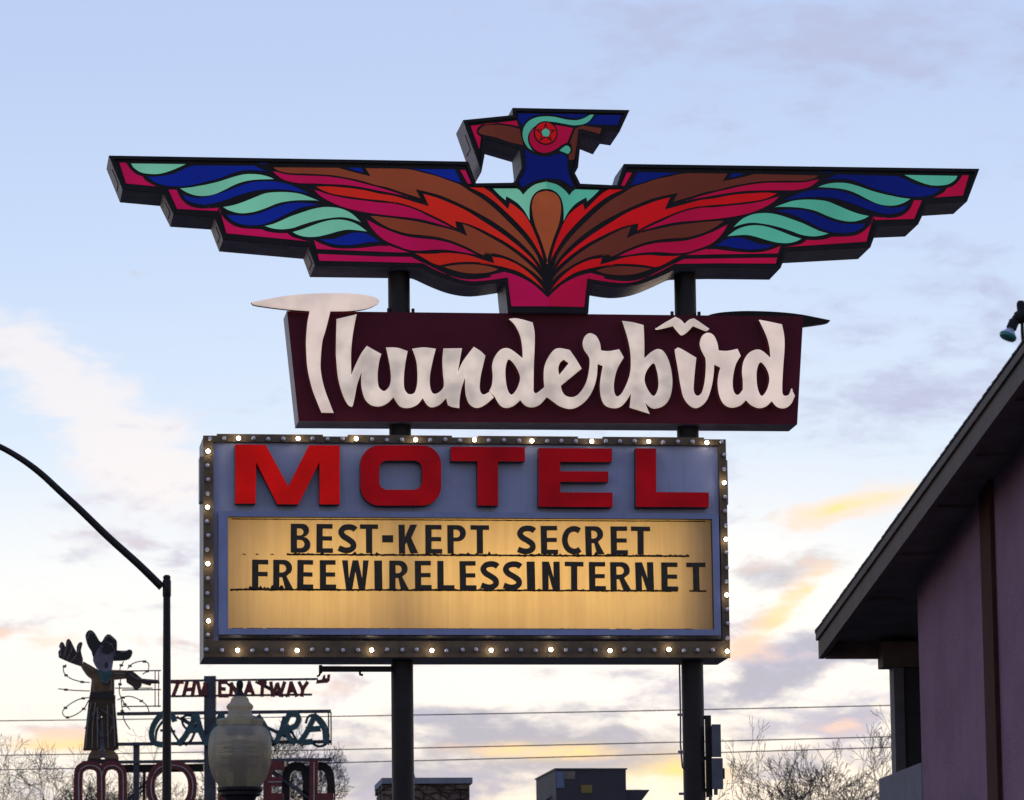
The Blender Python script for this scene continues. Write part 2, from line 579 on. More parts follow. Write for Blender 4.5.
# trace() closes the loop; keep the order from the notch round to the tail
i0 = min(range(len(left_edge)), key=lambda i: abs(left_edge[i][0] - 468.5) + abs(left_edge[i][1] - 161.5))
left_edge = left_edge[i0:] + left_edge[:i0]
if left_edge[1][0] > 468: left_edge = [left_edge[0]] + left_edge[:0:-1]
Lw = b2(left_edge)
head = b2([(476, 183.2), (514.3, 182.6), (521.8, 167.5), (519.8, 148.8), (486.2, 139), (484.4, 156.5), (481.5, 172), (463.1, 120), (512.9, 115), (512.5, 107.8), (629.6, 110), (619.5, 131.9),
           (608.6, 130.3), (601.8, 141), (581.5, 133), (578.1, 167.5), (575, 173.1), (580.3, 183.6)])
Rw = mir(Lw)
notchR = mir(b2([(476, 183.2)]))
outline = clean(head + notchR + Rw + Lw[::-1])
RIM = .034
inn = inset(outline, RIM)
m = MB()
m.prism([outline], .025, BD1, 0, 1)
m.build('cabinet', [BLACK, RETURN], bird)
m = MB()
m.prism([outline, inn], 0, .0246, 0, 0, back=False)
m.build('rim', BLACK, bird)
# the beak almost touches the wing: both are in one outline


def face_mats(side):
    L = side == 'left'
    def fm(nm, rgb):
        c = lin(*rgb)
        return mat(nm + ('_glow_tint' if L else '_dim_tint'), tuple(min(.85, v * .75) for v in c), .45, var=.12, scale=2.2, emit=c, estr=.70, evar=.20, escale=.9, spec=.12, streak=.22)  # left half brighter and warmer: uneven inner glow put into the colours
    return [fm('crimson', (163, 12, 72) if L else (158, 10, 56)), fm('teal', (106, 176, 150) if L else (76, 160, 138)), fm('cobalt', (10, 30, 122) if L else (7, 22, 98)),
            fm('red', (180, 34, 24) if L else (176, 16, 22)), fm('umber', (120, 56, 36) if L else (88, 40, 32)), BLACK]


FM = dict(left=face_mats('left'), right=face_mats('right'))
CR, TE, BL, RE, UM, BK = range(6)
wing_regions = [
    (CR, 'A *152,178 *212,180 240,225 290,270 340,290 370,325 *455,372 *207,350'),
    (TE, 'A *245,185 270,225 330,262 420,275 500,268 600,235 *695,192'),
    (BL, 'A *372,290 440,340 520,366 620,374 700,369 800,350 B 160,228 250,193 320,171 400,163 470,167 *548,174 490,150 *435,122 *0,122 A *740,203 680,225 600,262 500,285 420,291'),
    (CR, 'A *545,395 *615,395 630,430 660,480 720,525 800,545 880,544 B 60,466 *155,458 *140,490 *0,483 A *615,553'),
    (CR, 'B *157,470 168,505 200,550 270,602 350,624 *495,632 540,650 620,662 *700,662 750,697 *885,733 *210,668'),
    (TE, 'A *635,385 690,420 760,445 840,450 920,435 B 200,320 280,280 360,253 450,240 *602,235 560,215 500,198 430,190 350,193 260,215 150,250 50,274 A 800,363 720,377'),
    (BL, 'A *655,430 690,480 750,508 830,520 B 30,440 110,430 200,405 300,368 400,338 480,322 580,316 700,323 800,338 *897,358 800,310 700,270 600,250 520,248 420,255 330,280 200,330 100,362 0,381 A 720,452'),
    (TE, 'B *180,455 230,485 320,508 420,500 520,470 620,430 720,410 820,404 *955,406 880,375 800,348 700,335 600,335 520,345 440,375 340,415 260,440'),
    (BL, 'B *205,515 260,570 340,598 430,605 *510,598 600,562 700,512 800,468 880,450 *968,438 880,424 800,418 700,425 600,455 500,495 400,520 300,521'),
    (TE, 'B *512,607 570,627 650,637 740,627 C 100,600 200,570 300,550 400,540 480,550 *575,582 500,510 420,470 340,455 260,455 180,470 100,495 0,530 B 640,566 580,590'),
    (TE, 'C *15,655 60,680 130,697 220,695 310,675 400,650 480,640 *625,655 560,605 500,575 430,557 350,555 270,570 180,600 100,630'),
    (BL, 'C *230,712 300,745 400,763 500,762 580,750 650,738 *728,743 680,705 620,670 560,658 490,663 420,685 340,710'),
    (CR, 'D *188,316 260,352 350,380 450,387 560,382 650,372 720,364 780,367 F 60,200 130,222 *247,262 160,262 *0,256 D *212,394'),
    (CR, 'D *218,428 F *0,290 *250,293 300,318 380,362 460,403 560,443 660,468 760,472 880,455 H 80,360 140,345 *195,332 290,360 390,410 460,460 *545,540 *545,612 *248,612 *218,382 150,393 F 850,486 740,492 650,480 560,450 480,412 400,372 *335,340 *0,338 D *232,488'),
    (UM, 'B *580,138 620,165 680,183 760,190 850,192 C 250,198 350,206 450,223 560,246 680,281 E 60,303 150,333 240,362 *328,390 *290,318 400,343 500,373 600,416 700,463 800,516 900,573 G 300,497 400,580 480,660 540,735 *572,785 540,688 480,598 400,503 300,403 200,308 100,228 *0,168 E 640,275 560,245 450,205 350,180 250,155 150,147 0,145 C 720,146 *600,142 *639,206 560,187 480,167 *385,140 *0,137'),
    (BL, 'C *455,140 *575,140 *592,182 520,167'),
    (CR, 'B *578,168 610,200 660,235 720,255 800,268 900,270 C 300,275 450,283 600,305 700,325 800,345 *945,375 850,340 720,300 600,268 480,238 380,220 280,208 150,203 B 750,198 680,190 620,174'),
    (RE, 'C *200,292 260,325 350,355 480,376 600,393 750,408 850,423 E 100,414 200,438 300,473 400,518 500,566 *615,630 *606,572 700,593 800,633 900,683 G 240,555 300,590 400,660 480,725 *556,795 500,713 400,618 300,538 200,468 100,403 0,339 E 650,461 550,417 450,377 *342,347 *388,446 300,420 200,390 100,362 0,347 C 600,320 500,305 400,295 300,288'),
    (CR, 'C *185,312 230,360 300,405 400,450 500,480 600,500 720,518 850,533 E 230,543 330,558 430,583 520,610 *594,630 500,580 400,532 300,482 200,447 100,425 0,418 C 600,403 480,388 380,370 300,350 240,330'),
    (UM, 'C *635,525 700,575 780,620 860,650 950,673 E 330,685 450,700 560,728 650,763 F 720,235 780,267 *833,288 *838,264 900,275 960,293 H 200,123 300,203 400,282 470,348 *513,408 470,350 400,278 300,193 200,123 100,65 0,10 G 0,452 E *655,587 *692,682 600,642 560,632 430,598 300,568 200,553 100,540 0,530 C 700,526'),
    (CR, 'C *610,552 640,610 690,670 750,720 820,755 900,785 F 180,227 250,245 330,248 420,241 500,240 600,250 700,268 *780,280 720,248 640,212 560,182 450,157 330,145 220,130 120,100 0,50 C 660,578'),
    (RE, 'F *270,262 330,267 430,267 520,260 620,266 720,282 820,315 *910,343 *897,292 H 100,212 180,224 260,254 340,299 420,364 480,429 *522,487 450,427 380,377 300,332 200,302 100,280 0,264 F 880,353 780,340 680,338 580,345 *480,365 420,347 340,302'),
    (UM, 'F *500,374 580,360 680,352 780,354 880,370 *955,395 880,420 780,430 680,425 580,402'),
    (RE, 'E *708,298 *830,298 G 170,178 230,235 *303,308 *316,258 360,285 430,345 480,420 530,530 570,640 *592,728 540,640 480,545 400,450 300,350 200,260 100,190 *0,143'),
    (BL, 'E *237,152 *600,152 *655,268 560,240 450,202 340,170'),
    (CR, 'E *637,158 *685,158 *735,270 *702,271'),
    (BL, 'B *472,104 *540,102 *545,112 *480,116'),
]
# brown b has its own simpler lower edge (between the pink c tip and the centre)
wing_regions[19] = (UM, 'C *635,525 700,575 780,620 860,650 950,673 E 330,683 450,698 560,726 650,761 F 720,233 780,265 *832,286 *838,263 900,274 H 40,182 150,198 250,233 350,288 430,343 *500,405 *512,410 470,350 400,278 300,193 200,123 100,65 0,10 G 0,450 E *657,588 *694,684 600,643 430,600 300,570 200,555 100,541 0,531 C 700,527')
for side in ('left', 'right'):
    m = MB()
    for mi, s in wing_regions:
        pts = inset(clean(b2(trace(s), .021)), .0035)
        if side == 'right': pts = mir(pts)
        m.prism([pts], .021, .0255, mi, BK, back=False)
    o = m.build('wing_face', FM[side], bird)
    if side == 'right': o['label'] = 'wing panel coloured darker and redder for its weaker inner glow'
m = MB()
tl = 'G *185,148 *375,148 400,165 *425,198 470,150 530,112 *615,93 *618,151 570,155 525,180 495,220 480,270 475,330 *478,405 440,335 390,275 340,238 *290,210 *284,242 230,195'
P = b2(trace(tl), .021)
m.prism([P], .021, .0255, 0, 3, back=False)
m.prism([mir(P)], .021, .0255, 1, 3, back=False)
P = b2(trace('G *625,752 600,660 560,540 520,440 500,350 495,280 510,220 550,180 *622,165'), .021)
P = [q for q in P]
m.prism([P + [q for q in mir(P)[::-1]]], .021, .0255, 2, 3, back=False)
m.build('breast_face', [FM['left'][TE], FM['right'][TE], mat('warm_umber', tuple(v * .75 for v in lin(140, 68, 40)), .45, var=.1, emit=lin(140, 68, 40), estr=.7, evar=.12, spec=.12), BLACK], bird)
head_regions = [
    (BL, 'K *590,393 620,405 680,437 770,452 850,432 *905,425 L *270,482 *300,490 *304,595 *318,640 *352,748 300,712 240,680 K 780,630 700,643 640,668 *577,703 *547,655 *600,560 *602,470'),
    (BL, 'K *540,105 L *468,152 430,178 370,187 290,181 200,162 120,156 K 680,127 620,162 *577,213 *540,155'),
    (BL, 'L *527,157 *735,157 *705,245 *600,240 450,234 490,205'),
    (TE, 'L *480,155 *517,155 480,205 430,235 350,245 270,232 180,217 100,216 K 690,205 650,242 627,290 630,340 652,387 *673,412 625,385 590,330 578,270 590,215 630,165 690,137 760,128 L 200,173 290,193 370,199 430,183'),
    (CR, 'L *215,240 280,250 *348,264 *300,383 260,400 *220,430 160,458 100,465 K 680,400 642,350 632,300 647,250 690,212 740,197'),
    (TE, 'L *230,446 262,418 290,402 318,415 326,445 305,473 268,460'),
    (UM, 'K *263,280 230,265 228,240 280,202 370,196 470,206 *560,230 *590,365 470,338 370,303'),
    (CR, 'K *162,205 *535,162 *553,213 480,200 380,187 280,194 228,220 217,262 *250,298 *235,398'),
    (UM, 'L *360,268 *420,242 *575,264 *562,316 *412,274 *387,330 *357,518 *310,523 *306,480 *333,455 330,400 *312,387'),
]
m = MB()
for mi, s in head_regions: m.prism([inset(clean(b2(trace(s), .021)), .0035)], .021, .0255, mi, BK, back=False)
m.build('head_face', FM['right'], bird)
ec = BF.px(545.6, 133.1, .02)
er = .125
def circ(c, r, n=40, a0=0.0): return [(c[0] + r * math.cos(a0 + 2 * math.pi * i / n), c[1] + r * math.sin(a0 + 2 * math.pi * i / n)) for i in range(n)]
def star(c, r, q): return [(c[0] + (r if i % 2 == 0 else r * q) * math.cos(math.pi / 2 + math.pi * i / 5), c[1] + (r if i % 2 == 0 else r * q) * math.sin(math.pi / 2 + math.pi * i / 5)) for i in range(10)]
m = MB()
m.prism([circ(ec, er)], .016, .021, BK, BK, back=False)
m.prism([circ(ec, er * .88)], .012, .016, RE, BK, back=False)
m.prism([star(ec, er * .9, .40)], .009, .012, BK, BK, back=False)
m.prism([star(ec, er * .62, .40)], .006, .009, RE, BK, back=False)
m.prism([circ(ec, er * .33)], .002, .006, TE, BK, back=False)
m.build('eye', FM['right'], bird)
# access hatches on the returns that face the viewer's side

# service plates on the returns
PLATE = mat('service_plate', (.16, .14, .17), .5, .15, var=.3)
for (xa, ya, xb, yb) in ((108.8, 155.5, 122.5, 189.3), (163, 193, 173.5, 214.2), (214.6, 217, 223, 239.2), (308.3, 246.8, 315, 265.2), (463.1, 120, 481.5, 172)):
    A, B = Vector(BF.px(xa, ya)), Vector(BF.px(xb, yb))
    d = (B - A).normalized(); nn = Vector((d.y, -d.x))
    if nn.x > 0: nn = -nn
    ln = (B - A).length
    t0, t1 = (.3, .75) if ln < .5 else (.22, .5)
    m = MB()
    for off in (.001, .008):
        for t_, dep in ((t0, .16), (t1, .16), (t1, .5), (t0, .5)):
            p = A + d * (ln * t_) + nn * off
            m.v.append((p.x, dep, p.y))
    for f in ((0, 1, 2, 3), (7, 6, 5, 4), (0, 4, 5, 1), (1, 5, 6, 2), (2, 6, 7, 3), (3, 7, 4, 0)): m.face(f)
    m.build('service_plate', PLATE, bird)

# ------------------------------------------------------------------ script name sign
ND0, ND1 = .08, .54
no = S0.w(S0.px(548, 422.8, ND0)[0], ND0, S0.px(548, 422.8, ND0)[1])
name = thing('name_sign', 'maroon box sign with raised cream script lettering under the bird', 'sign', no, YAW)
NF = Fr(no)
m = MB()
m.prism([[NF.px(*q) for q in ((286.9, 310.9), (803.2, 316.4), (797.2, 424.4), (298.6, 421.2))]], 0, ND1 - ND0, 0, 1)
m.build('cabinet', [MAROON, mat('maroon_return', (.30, .23, .255), .5, .2, var=.3, streak=.5)], name)
CREAM = mat('cream_acrylic', (.58, .51, .46), .4, var=.06, scale=3, emit=(1.0, .82, .70), estr=.47, evar=.30, escale=4.2, spec=.2)
CREAMW = mat('cream_acrylic_faded', (.60, .51, .47), .4, var=.06, scale=3, emit=(1.0, .79, .69), estr=.55, evar=.16, escale=3.6, spec=.2)
LD = -.085
script = [
    ('*251.3,302 264,299.4 282.5,296 305,293.7 335,292.7 357.5,293.7 370,295.5 377,298 379.5,301 376,304.5 366,308.5 350,310.8 *330.4,311.2 328.1,321 325,332.5 322.5,341 320.9,357.5 321,371 324.4,387.5 330,403 *333.8,412.8 *321.5,412.5 317.5,402.5 311.9,387.5 307.5,367.5 306.2,347.5 306.2,337.5 307.5,322.5 *309.8,311 288,309.3 265,306.5 254,304.5', []),
    ('*336.6,318.8 *356.9,314 355,322.5 352.5,337.5 351.2,353.8 *351.4,374.8 355,366 361,353.8 *366.9,345.6 *381.5,353.8 379.4,361 377.8,373.8 378.5,385 381.2,389.4 385,390.6 389.4,386 391,378.8 390.2,367.5 388,356 *386,347.2 397.5,347.5 *407.8,350.9 405.6,362.5 404.1,376 404.4,387.5 407.5,393 411.2,394 415,391.9 417.2,383.8 417.5,372.5 416.2,360 *412.2,348.5 423.8,347.1 *436,348.5 432.8,361 430.2,375 430.2,386 432.8,392.8 437.5,393 442.5,388.8 444,383.8 443,372.5 442.5,360 *443.5,348.2 *462.2,348 460,360 *457.9,372.2 462.5,361.9 468.8,353 *474,346.5 481.2,351.2 *485.6,355.6 483,366.2 480.6,377.5 480,388.8 482.5,394 486.2,393.5 *489.8,391.2 *494,397.2 487.5,403 481,406.9 475,407.5 469.4,403.8 466.2,396.2 465.2,387.5 *465.2,377.5 461.9,387.5 460,397.5 *459.4,408 452.5,406.9 *448,405 *446.2,398 440,404.4 432.5,407.2 427.5,405 *422.8,398 417.5,404.4 408.8,407.8 400,406.2 *393.5,397.2 387.5,403 380,406.2 371.2,405 365,398.8 361.9,388.8 361.2,380 *361.9,371.5 357.5,383.8 355,396.2 353,405 351.2,406.5 347.5,403.8 342.5,393.8 338.1,377.5 336.2,357.5 336,347.5', []),
    ('*509,318.8 515,317.9 522.5,319.2 *532.8,322.2 534.8,332.5 534.8,347.5 534,366.2 533.8,385 534,391.2 536.9,392.8 *544.4,386.9 543.8,377.5 544.4,367.5 547.5,358.8 553.8,350 560,347.9 *570,349.8 576.2,358.8 *581.9,368.4 *561,385.6 562.5,391.2 566.2,395.6 572.5,396.9 578.8,393.8 585,385 588.5,373.8 589.6,358.8 584.4,350 582.8,343 585,336.2 590,333 596.2,335.6 600,342.5 *601.2,350.2 608.8,350.8 *619.4,349 *624,357.2 617.5,368.8 614.4,381 614.4,391 616.9,396 621.2,393.8 626.2,385 630,373.8 631,362.5 630,348.8 626.9,335 *622.2,320.6 632.5,321.9 *643.8,324.8 644.5,341 *644.5,358 651.2,351.9 658,348.8 663.8,351.2 668.8,360 671.9,372.5 672.5,385 670,397.5 663.8,405.6 655,408.5 650,406.9 *645,402.2 *650,413.8 *629.8,407.5 *631.2,393.2 626.2,401.2 620,406.9 612.5,408 605,405 601.2,397.5 600,386.2 601.2,375 *602.9,365.9 *597.8,363.8 597,376 593.8,388 587.5,398.8 578.8,406.2 570,408.8 560,406.2 552.5,401 *546.9,396.9 540,404.4 532.5,407.2 525.6,405.6 *520.4,400 513.8,405.6 506.2,407.8 500,405 *495,396.9 *489.4,390.6 491.9,385 492.8,376 492.2,366 494.4,357.5 500,350 506.2,347.8 512.5,350 *522.8,358 522.2,346 520,335 515,325',
     ['509.4,359.4 515,365 519.4,373.8 520,380 516.9,388.8 511.9,394.4 508,390 506,380 505.6,370 506.9,362.5', '*563.8,359.4 *568.8,363.1 *559.4,374.8 558.5,368.8 560,363']),
    ('675,351.2 676.2,348.8 680,347.9 *696.6,357.5 695.6,366 694.4,378.8 694,390 696.2,394.8 699.4,395 702.5,391 705,380 706,366 *705.6,358 701,348.8 700,342.5 702.5,335.6 708,332.5 713.8,335 717.5,342.5 *718.8,350.2 727.5,350.6 *737.8,348.5 *741,355.6 736.2,363.8 733.5,375 733,386 735,393 738.8,394.4 *743,389.4 743,381 742.2,371 743.8,361 748.8,353 756.2,349.4 762.5,350.6 *770.6,357.5 769.4,346 766.2,335 *759.8,321.2 761,319.8 *782.2,324 784.4,335 784.8,347.5 783.5,366 782.5,385 783,393.8 786.2,395.6 789.4,393.8 *791.5,388 *795.2,395.6 791.2,403.8 785,408 777.5,406.9 *771.9,401 766.2,406.2 758.8,408 751.2,405 *746.2,400 740,405.6 731.2,407.5 723.8,403.8 719.4,395 717.8,383.8 718.8,373.8 *720.6,367.5 *714.4,364.4 713.8,375 711.2,388.8 706.2,401.2 697.5,407.8 690,405.6 683.8,397.5 680.6,385 678,368.8',
     ['761.2,362.2 765.6,366.9 768.8,373.8 769.4,381.2 766.9,390 762.5,395.6 759.4,392.5 757.2,383.8 756.9,372.5 758.5,365']),
    ('*655,329 664,323 *675.6,316.5 681,319.4 *684.8,323.5 689.5,319.4 *694.4,318.1 701,322.5 *709.6,328.6 706.2,331 700,328.8 *693,326 687.5,331.9 682.5,335 679.4,333.8 *673,326 665,328 657.5,329.6', []),
]
hb = [NF.px(*p, LD) for p in trace('630,352 640,352 *644.5,358')]
for i, (s, holes) in enumerate(script):
    loops = [[NF.px(*p, LD) for p in trace(q)] for q in [s] + holes]
    if i == 2:
        loops.append([NF.px(*p, LD) for p in trace('653.8,363.1 656.9,370 658.5,380 658.1,388.8 654.4,395.6 650,392.5 645.6,383.8 645,376.2 648,368.8')])
    m = MB()
    m.bevelled(loops, LD, -.012 if i != 2 else -.0125, .016, 0, 1)
    nm = 'lettering' if i < 4 else 'bird_accent'
    o = m.build(nm, [CREAM if i not in (0, 3) else CREAMW, TRIM], name)
    if i == 4: o['label'] = 'small cream gull shape in place of the dot'
# brace behind the cross stroke of the capital, and the reverse side's own dark cross stroke
hat = trace('*251.3,302 264,299.4 282.5,296 305,293.7 335,292.7 357.5,293.7 370,295.5 377,298 379.5,301 376,304.5 366,308.5 350,310.8 330,311.2 310,310.5 288,309.3 265,306.5 254,304.5')
rear = [NF.px(829.5 - (x - 251.3) * .985, y + 19.0, ND1 - ND0 + .05) for x, y in hat]
m = MB(); m.prism([rear], ND1 - ND0 + .004, ND1 - ND0 + .075, 0, 0)
m.build('reverse_lettering', BLACK, name)
# lifting lugs on top
for x, y in ((388.5, 310.6), (413, 310.9), (672, 313.7), (699, 314)):
    X, Z = NF.px(x, y, .2)
    m = MB(); m.box(X - .014, X + .014, .18, .22, Z - .02, Z + .022)
    m.build('lifting_lug', POSTM, name)

# ------------------------------------------------------------------ motel reader board
mo = S0.w(S0.px(466, 657.3)[0], 0, S0.px(466, 657.3)[1])
board = thing('motel_sign', 'bulb-bordered motel sign with red capitals over a lit yellow reader board', 'sign', mo, YAW)
QF = Fr(mo)
def q(x, y, d=0.0): return QF.px(x, y, d)
def rect(x0, x1, z0, z1): return [(x0, z0), (x1, z0), (x1, z1), (x0, z1)]
def qrect(l, r, t, bt, d=0.0):
    my, mx = (t + bt) / 2, (l + r) / 2
    return [q(l, my, d)[0], q(r, my, d)[0], q(mx, bt, d)[1], q(mx, t, d)[1]]
ob = qrect(203.4, 728.0, 437.4, 657.3)
ib = qrect(213.6, 720.6, 443.3, 641)
CD = .74
m = MB()
m.prism([rect(*ob), rect(*ib)], 0, .05, 0, 0)
for (a, c, e) in ((217, 323, 0), (348, 452, 0), (478, 578, 0), (603, 704, 0)):
    X0, X1 = q(a, 437)[0], q(c, 437)[0]
    m.box(X0, X1, .0, .05, ob[3] + .001, ob[3] + .018)
m.build('bulb_raceway', RACE, board)
m = MB()
e = .004
for (x0, x1, z0, z1) in ((ob[0] + e, ob[1] - e, ob[2] + e, ob[2] + .03), (ob[0] + e, ob[1] - e, ob[3] - .03, ob[3] - e), (ob[0] + e, ob[0] + .03, ob[2] + .0305, ob[3] - .0305), (ob[1] - .03, ob[1] - e, ob[2] + .0305, ob[3] - .0305)):
    m.box(x0, x1, .051, CD, z0, z1)
m.box(ob[0] + .031, ob[1] - .031, CD - .03, CD, ob[2] + .031, ob[3] - .031)
zz0, zz1 = q(200, 500)[1], q(200, 455)[1]
m.box(ob[0] - .03, ob[0] + .0035, .1, .3, zz0, zz1)
m.box(ob[1] - .0035, ob[1] + .03, .1, .3, zz0, zz1)
m.build('cabinet', [mat('board_return', (.33, .29, .28), .5, .15, var=.3, streak=.4)], board)
# face panel with the window for the reader board
win = qrect(227.5, 711.5, 519, 630, .06)
PD = .052
m = MB()
m.prism([rect(ib[0] + .002, ib[1] - .002, ib[2] + .002, ib[3] - .002), rect(win[0] - .03, win[1] + .03, win[2] - .03, win[3] + .03)], PD, PD + .02, 0, 0)
m.build('face_panel', PANEL, board)
fo = qrect(218.5, 721.0, 512.2, 635.0, -.03)
m = MB()
m.prism([rect(fo[0], fo[1] - .012, fo[2], fo[3]), rect(*win)], -.035, PD - .002, 0, 1)
m.build('reader_frame', [RAILM, mat('frame_underside', (.06, .055, .055), .5)], board)
# backlit translucent reader panel
pm = bpy.data.materials.new('backlit_cream_acrylic'); pm.use_nodes = True
pn = NB(pm.node_tree); pm.node_tree.nodes.clear()
t = pn.n('ShaderNodeTexCoord')
mp = pn.n('ShaderNodeMapping'); pm.node_tree.links.new(t.outputs['Object'], mp.inputs[0]); mp.inputs['Scale'].default_value = (7, 1, .35)
s1 = pn.noise(mp.outputs[0], 2.6, 5, .6)
s2 = pn.noise(t.outputs['Object'], 1.3, 4, .6)
pc = pn.mix(pn.smooth(add.__wrapped__(s1, s2) if hasattr(add, '__wrapped__') else pn.m('ADD', s1, s2), .75, 1.3), (.78, .50, .165, 1), (.92, .615, .215, 1))
trl = pn.n('ShaderNodeBsdfTranslucent'); pn.set(trl.inputs[0], pc)
dif = pn.n('ShaderNodeBsdfDiffuse'); dif.inputs[0].default_value = (.52, .44, .38, 1)
gl = pn.n('ShaderNodeBsdfGlossy'); gl.inputs['Roughness'].default_value = .25
mx = pn.n('ShaderNodeMixShader'); mx.inputs[0].default_value = .36
pm.node_tree.links.new(trl.outputs[0], mx.inputs[1]); pm.node_tree.links.new(dif.outputs[0], mx.inputs[2])
mx2 = pn.n('ShaderNodeMixShader'); mx2.inputs[0].default_value = .03
pm.node_tree.links.new(mx.outputs[0], mx2.inputs[1]); pm.node_tree.links.new(gl.outputs[0], mx2.inputs[2])
out = pn.n('ShaderNodeOutputMaterial'); pm.node_tree.links.new(mx2.outputs[0], out.inputs[0])
RP = .045
m = MB()
x0, x1, z0, z1 = win[0] - .02, win[1] + .02, win[2] - .02, win[3] + .02
m.v = [(x0, RP, z0), (x1, RP, z0), (x1, RP, z1), (x0, RP, z1)]; m.face((0, 1, 2, 3))
m.build('reader_panel', pm, board, fix=False)
la = bpy.data.lights.new('lamp', 'AREA'); la.shape = 'RECTANGLE'; la.size = (win[1] - win[0]) * .90; la.size_y = (win[3] - win[2]) * .86
la.energy = 23; la.color = (1, .86, .66)
lo = bpy.data.objects.new('tube_lamp', la); COL.objects.link(lo); lo.parent = board
lo.location = ((win[0] + win[1]) / 2, .50, (win[2] + win[3]) / 2)
lo.rotation_euler = (R(-90), 0, 0)
# ledge strip under the reader frame, catching the bulbs
m = MB()
zt = q(466, 636.5, .04)[1]
k = len(m.v)
for x in (ib[0] + .05, ib[1] - .02): m.v += [(x, -.022, zt), (x, PD - .006, ib[2] + .004), (x, PD - .001, ib[2] + .004), (x, PD - .001, zt)]
for f in ((0, 1, 2, 3), (7, 6, 5, 4), (0, 4, 5, 1), (1, 5, 6, 2), (2, 6, 7, 3), (3, 7, 4, 0)): m.face(f)
m.build('ledge', LEDGE, board)
WHITE = mat('white_liner', (.8, .78, .74), .7, var=.05)
m = MB()
lx0, lx1, lz0, lz1 = win[0] - .07, win[1] + .07, win[2] - .07, win[3] + .07
for (a_, b_, c_, d_) in ((lx0, lx1, lz0 - .02, lz0), (lx0, lx1, lz1, lz1 + .02), (lx0 - .02, lx0 - .001, lz0, lz1), (lx1 + .001, lx1 + .02, lz0, lz1)):
    m.box(a_, b_, PD + .03, .62, c_, d_)
m.box(lx0, lx1, .625, .645, lz0, lz1)
m.build('light_box_liner', WHITE, board)
# letter tracks with grime
GR = mat('track_grime', (.035, .025, .018), .9, var=.4, scale=30)
rng = random.Random(11)
def zline(y, x=466): return q(x, y, RP)[1]
TRK = [(555.3, 232, 705), (590.3, 230, 703), (629.0, 232, 706), (520.3, 232, 708)]
for k, (y, xa, xb) in enumerate(TRK):
    m = MB()
    X0, X1 = q(xa, y, RP)[0], q(xb, y, RP)[0]
    z = zline(y)
    if k == 0: segs = [(q(287, y)[0], q(690, y)[0])] + [(q(a, y)[0], q(a + 3, y)[0]) for a in (243, 256, 271)]
    elif k == 1: segs = [(X0, q(678, y)[0]), (q(690, y)[0], q(707, y)[0])]
    elif k == 2: segs = [(X0, q(243, y)[0]), (q(247, y)[0], q(263, y)[0]), (q(266, y)[0], q(610, y)[0]), (q(616, y)[0], q(632, y)[0]), (q(641, y)[0], q(694, y)[0])]
    else: segs = [(q(a, y)[0], q(a + w, y)[0]) for a, w in ((232, 474),)]
    for a, c in segs:
        n = max(3, int((c - a) / .018)); thin = .45 if k > 1 or c - a < .06 else 1.0
        top, bot = [], []
        for i in range(n + 1):
            x = a + (c - a) * i / n
            hgt = .005 + abs(rng.gauss(0, .006)) if k < 2 else .009 + abs(rng.gauss(0, .003))
            if k == 1 and q(250, y)[0] < x < q(295, y)[0] and rng.random() < .5: hgt += rng.uniform(.01, .04)
            if k == 0 and rng.random() < .12: hgt += rng.uniform(.0, .03)
            top.append((x, z + hgt * thin)); bot.append((x, z - (.007 + abs(rng.gauss(0, .003))) * thin))
        m.prism([bot + top[::-1]], RP - .012, RP - .002, 0, 0, back=False)
    m.build('letter_track', GR if k < 2 else mat('faded_grime', (.09, .06, .04), .9, var=.5, scale=25), board)

# red MOTEL capitals
RED_D = -.075
def rr(l, r, t, bt, rad):
    pts = []
    for cx, cy, a in ((r - rad, t + rad, 0), (l + rad, t + rad, 90), (l + rad, bt - rad, 180), (r - rad, bt - rad, 270)):
        for k in range(9):
            h = R(a + k * 11.25); pts.append((cx + rad * math.cos(h), cy - rad * math.sin(h)))
    return pts
caps = [
    ([[(235.3, 444.4), (265.7, 444.8), (288.2, 486.4), (309.1, 445.1), (339.8, 445.5), (339.8, 504.3), (319.6, 504.3), (319.4, 462.3), (298.4, 504.3), (277.4, 504.3), (256.2, 462.3), (255.6, 503.6), (235.3, 503.6)]], 0),
    ([rr(360.5, 441.1, 445.3, 505.5, 19), rr(379.2, 421.9, 460.5, 489.7, 8)], 1),
    ([[(450.9, 446.7), (525, 447), (525, 461.4), (498, 461.3), (498.2, 505.6), (477.6, 505.4), (477.4, 461.2), (450.9, 461)]], 1),
    ([[(538.7, 448), (612, 448.4), (612, 462), (560.2, 461.8), (560.2, 471.2), (608.3, 471.4), (608.3, 481.9), (560.2, 481.8), (560.3, 492.2), (612.6, 492.5), (612.6, 507), (538.7, 506.6)]], 1),
    ([[(635.7, 448.3), (656, 448.4), (656.3, 492), (708.8, 492.4), (708.8, 507.1), (635.9, 506.8)]], 1),
]
RM = [mat('red_acrylic_lit', (.33, .008, .008), .5, var=.1, emit=lin(190, 12, 8), estr=.52, evar=.22, escale=2.2, spec=.1), mat('red_acrylic_dim', (.30, .006, .012), .5, var=.1, emit=lin(150, 4, 12), estr=.38, evar=.4, escale=2.0, spec=.1)]
for loops, k in caps:
    m = MB()
    m.prism([[q(x, y, RED_D) for x, y in l] for l in loops], RED_D, PD - .012, 0, 1)
    o = m.build('red_letter', [RM[k], TRIM], board)
    if k == 0: o['label'] = 'brighter lit red letter M'

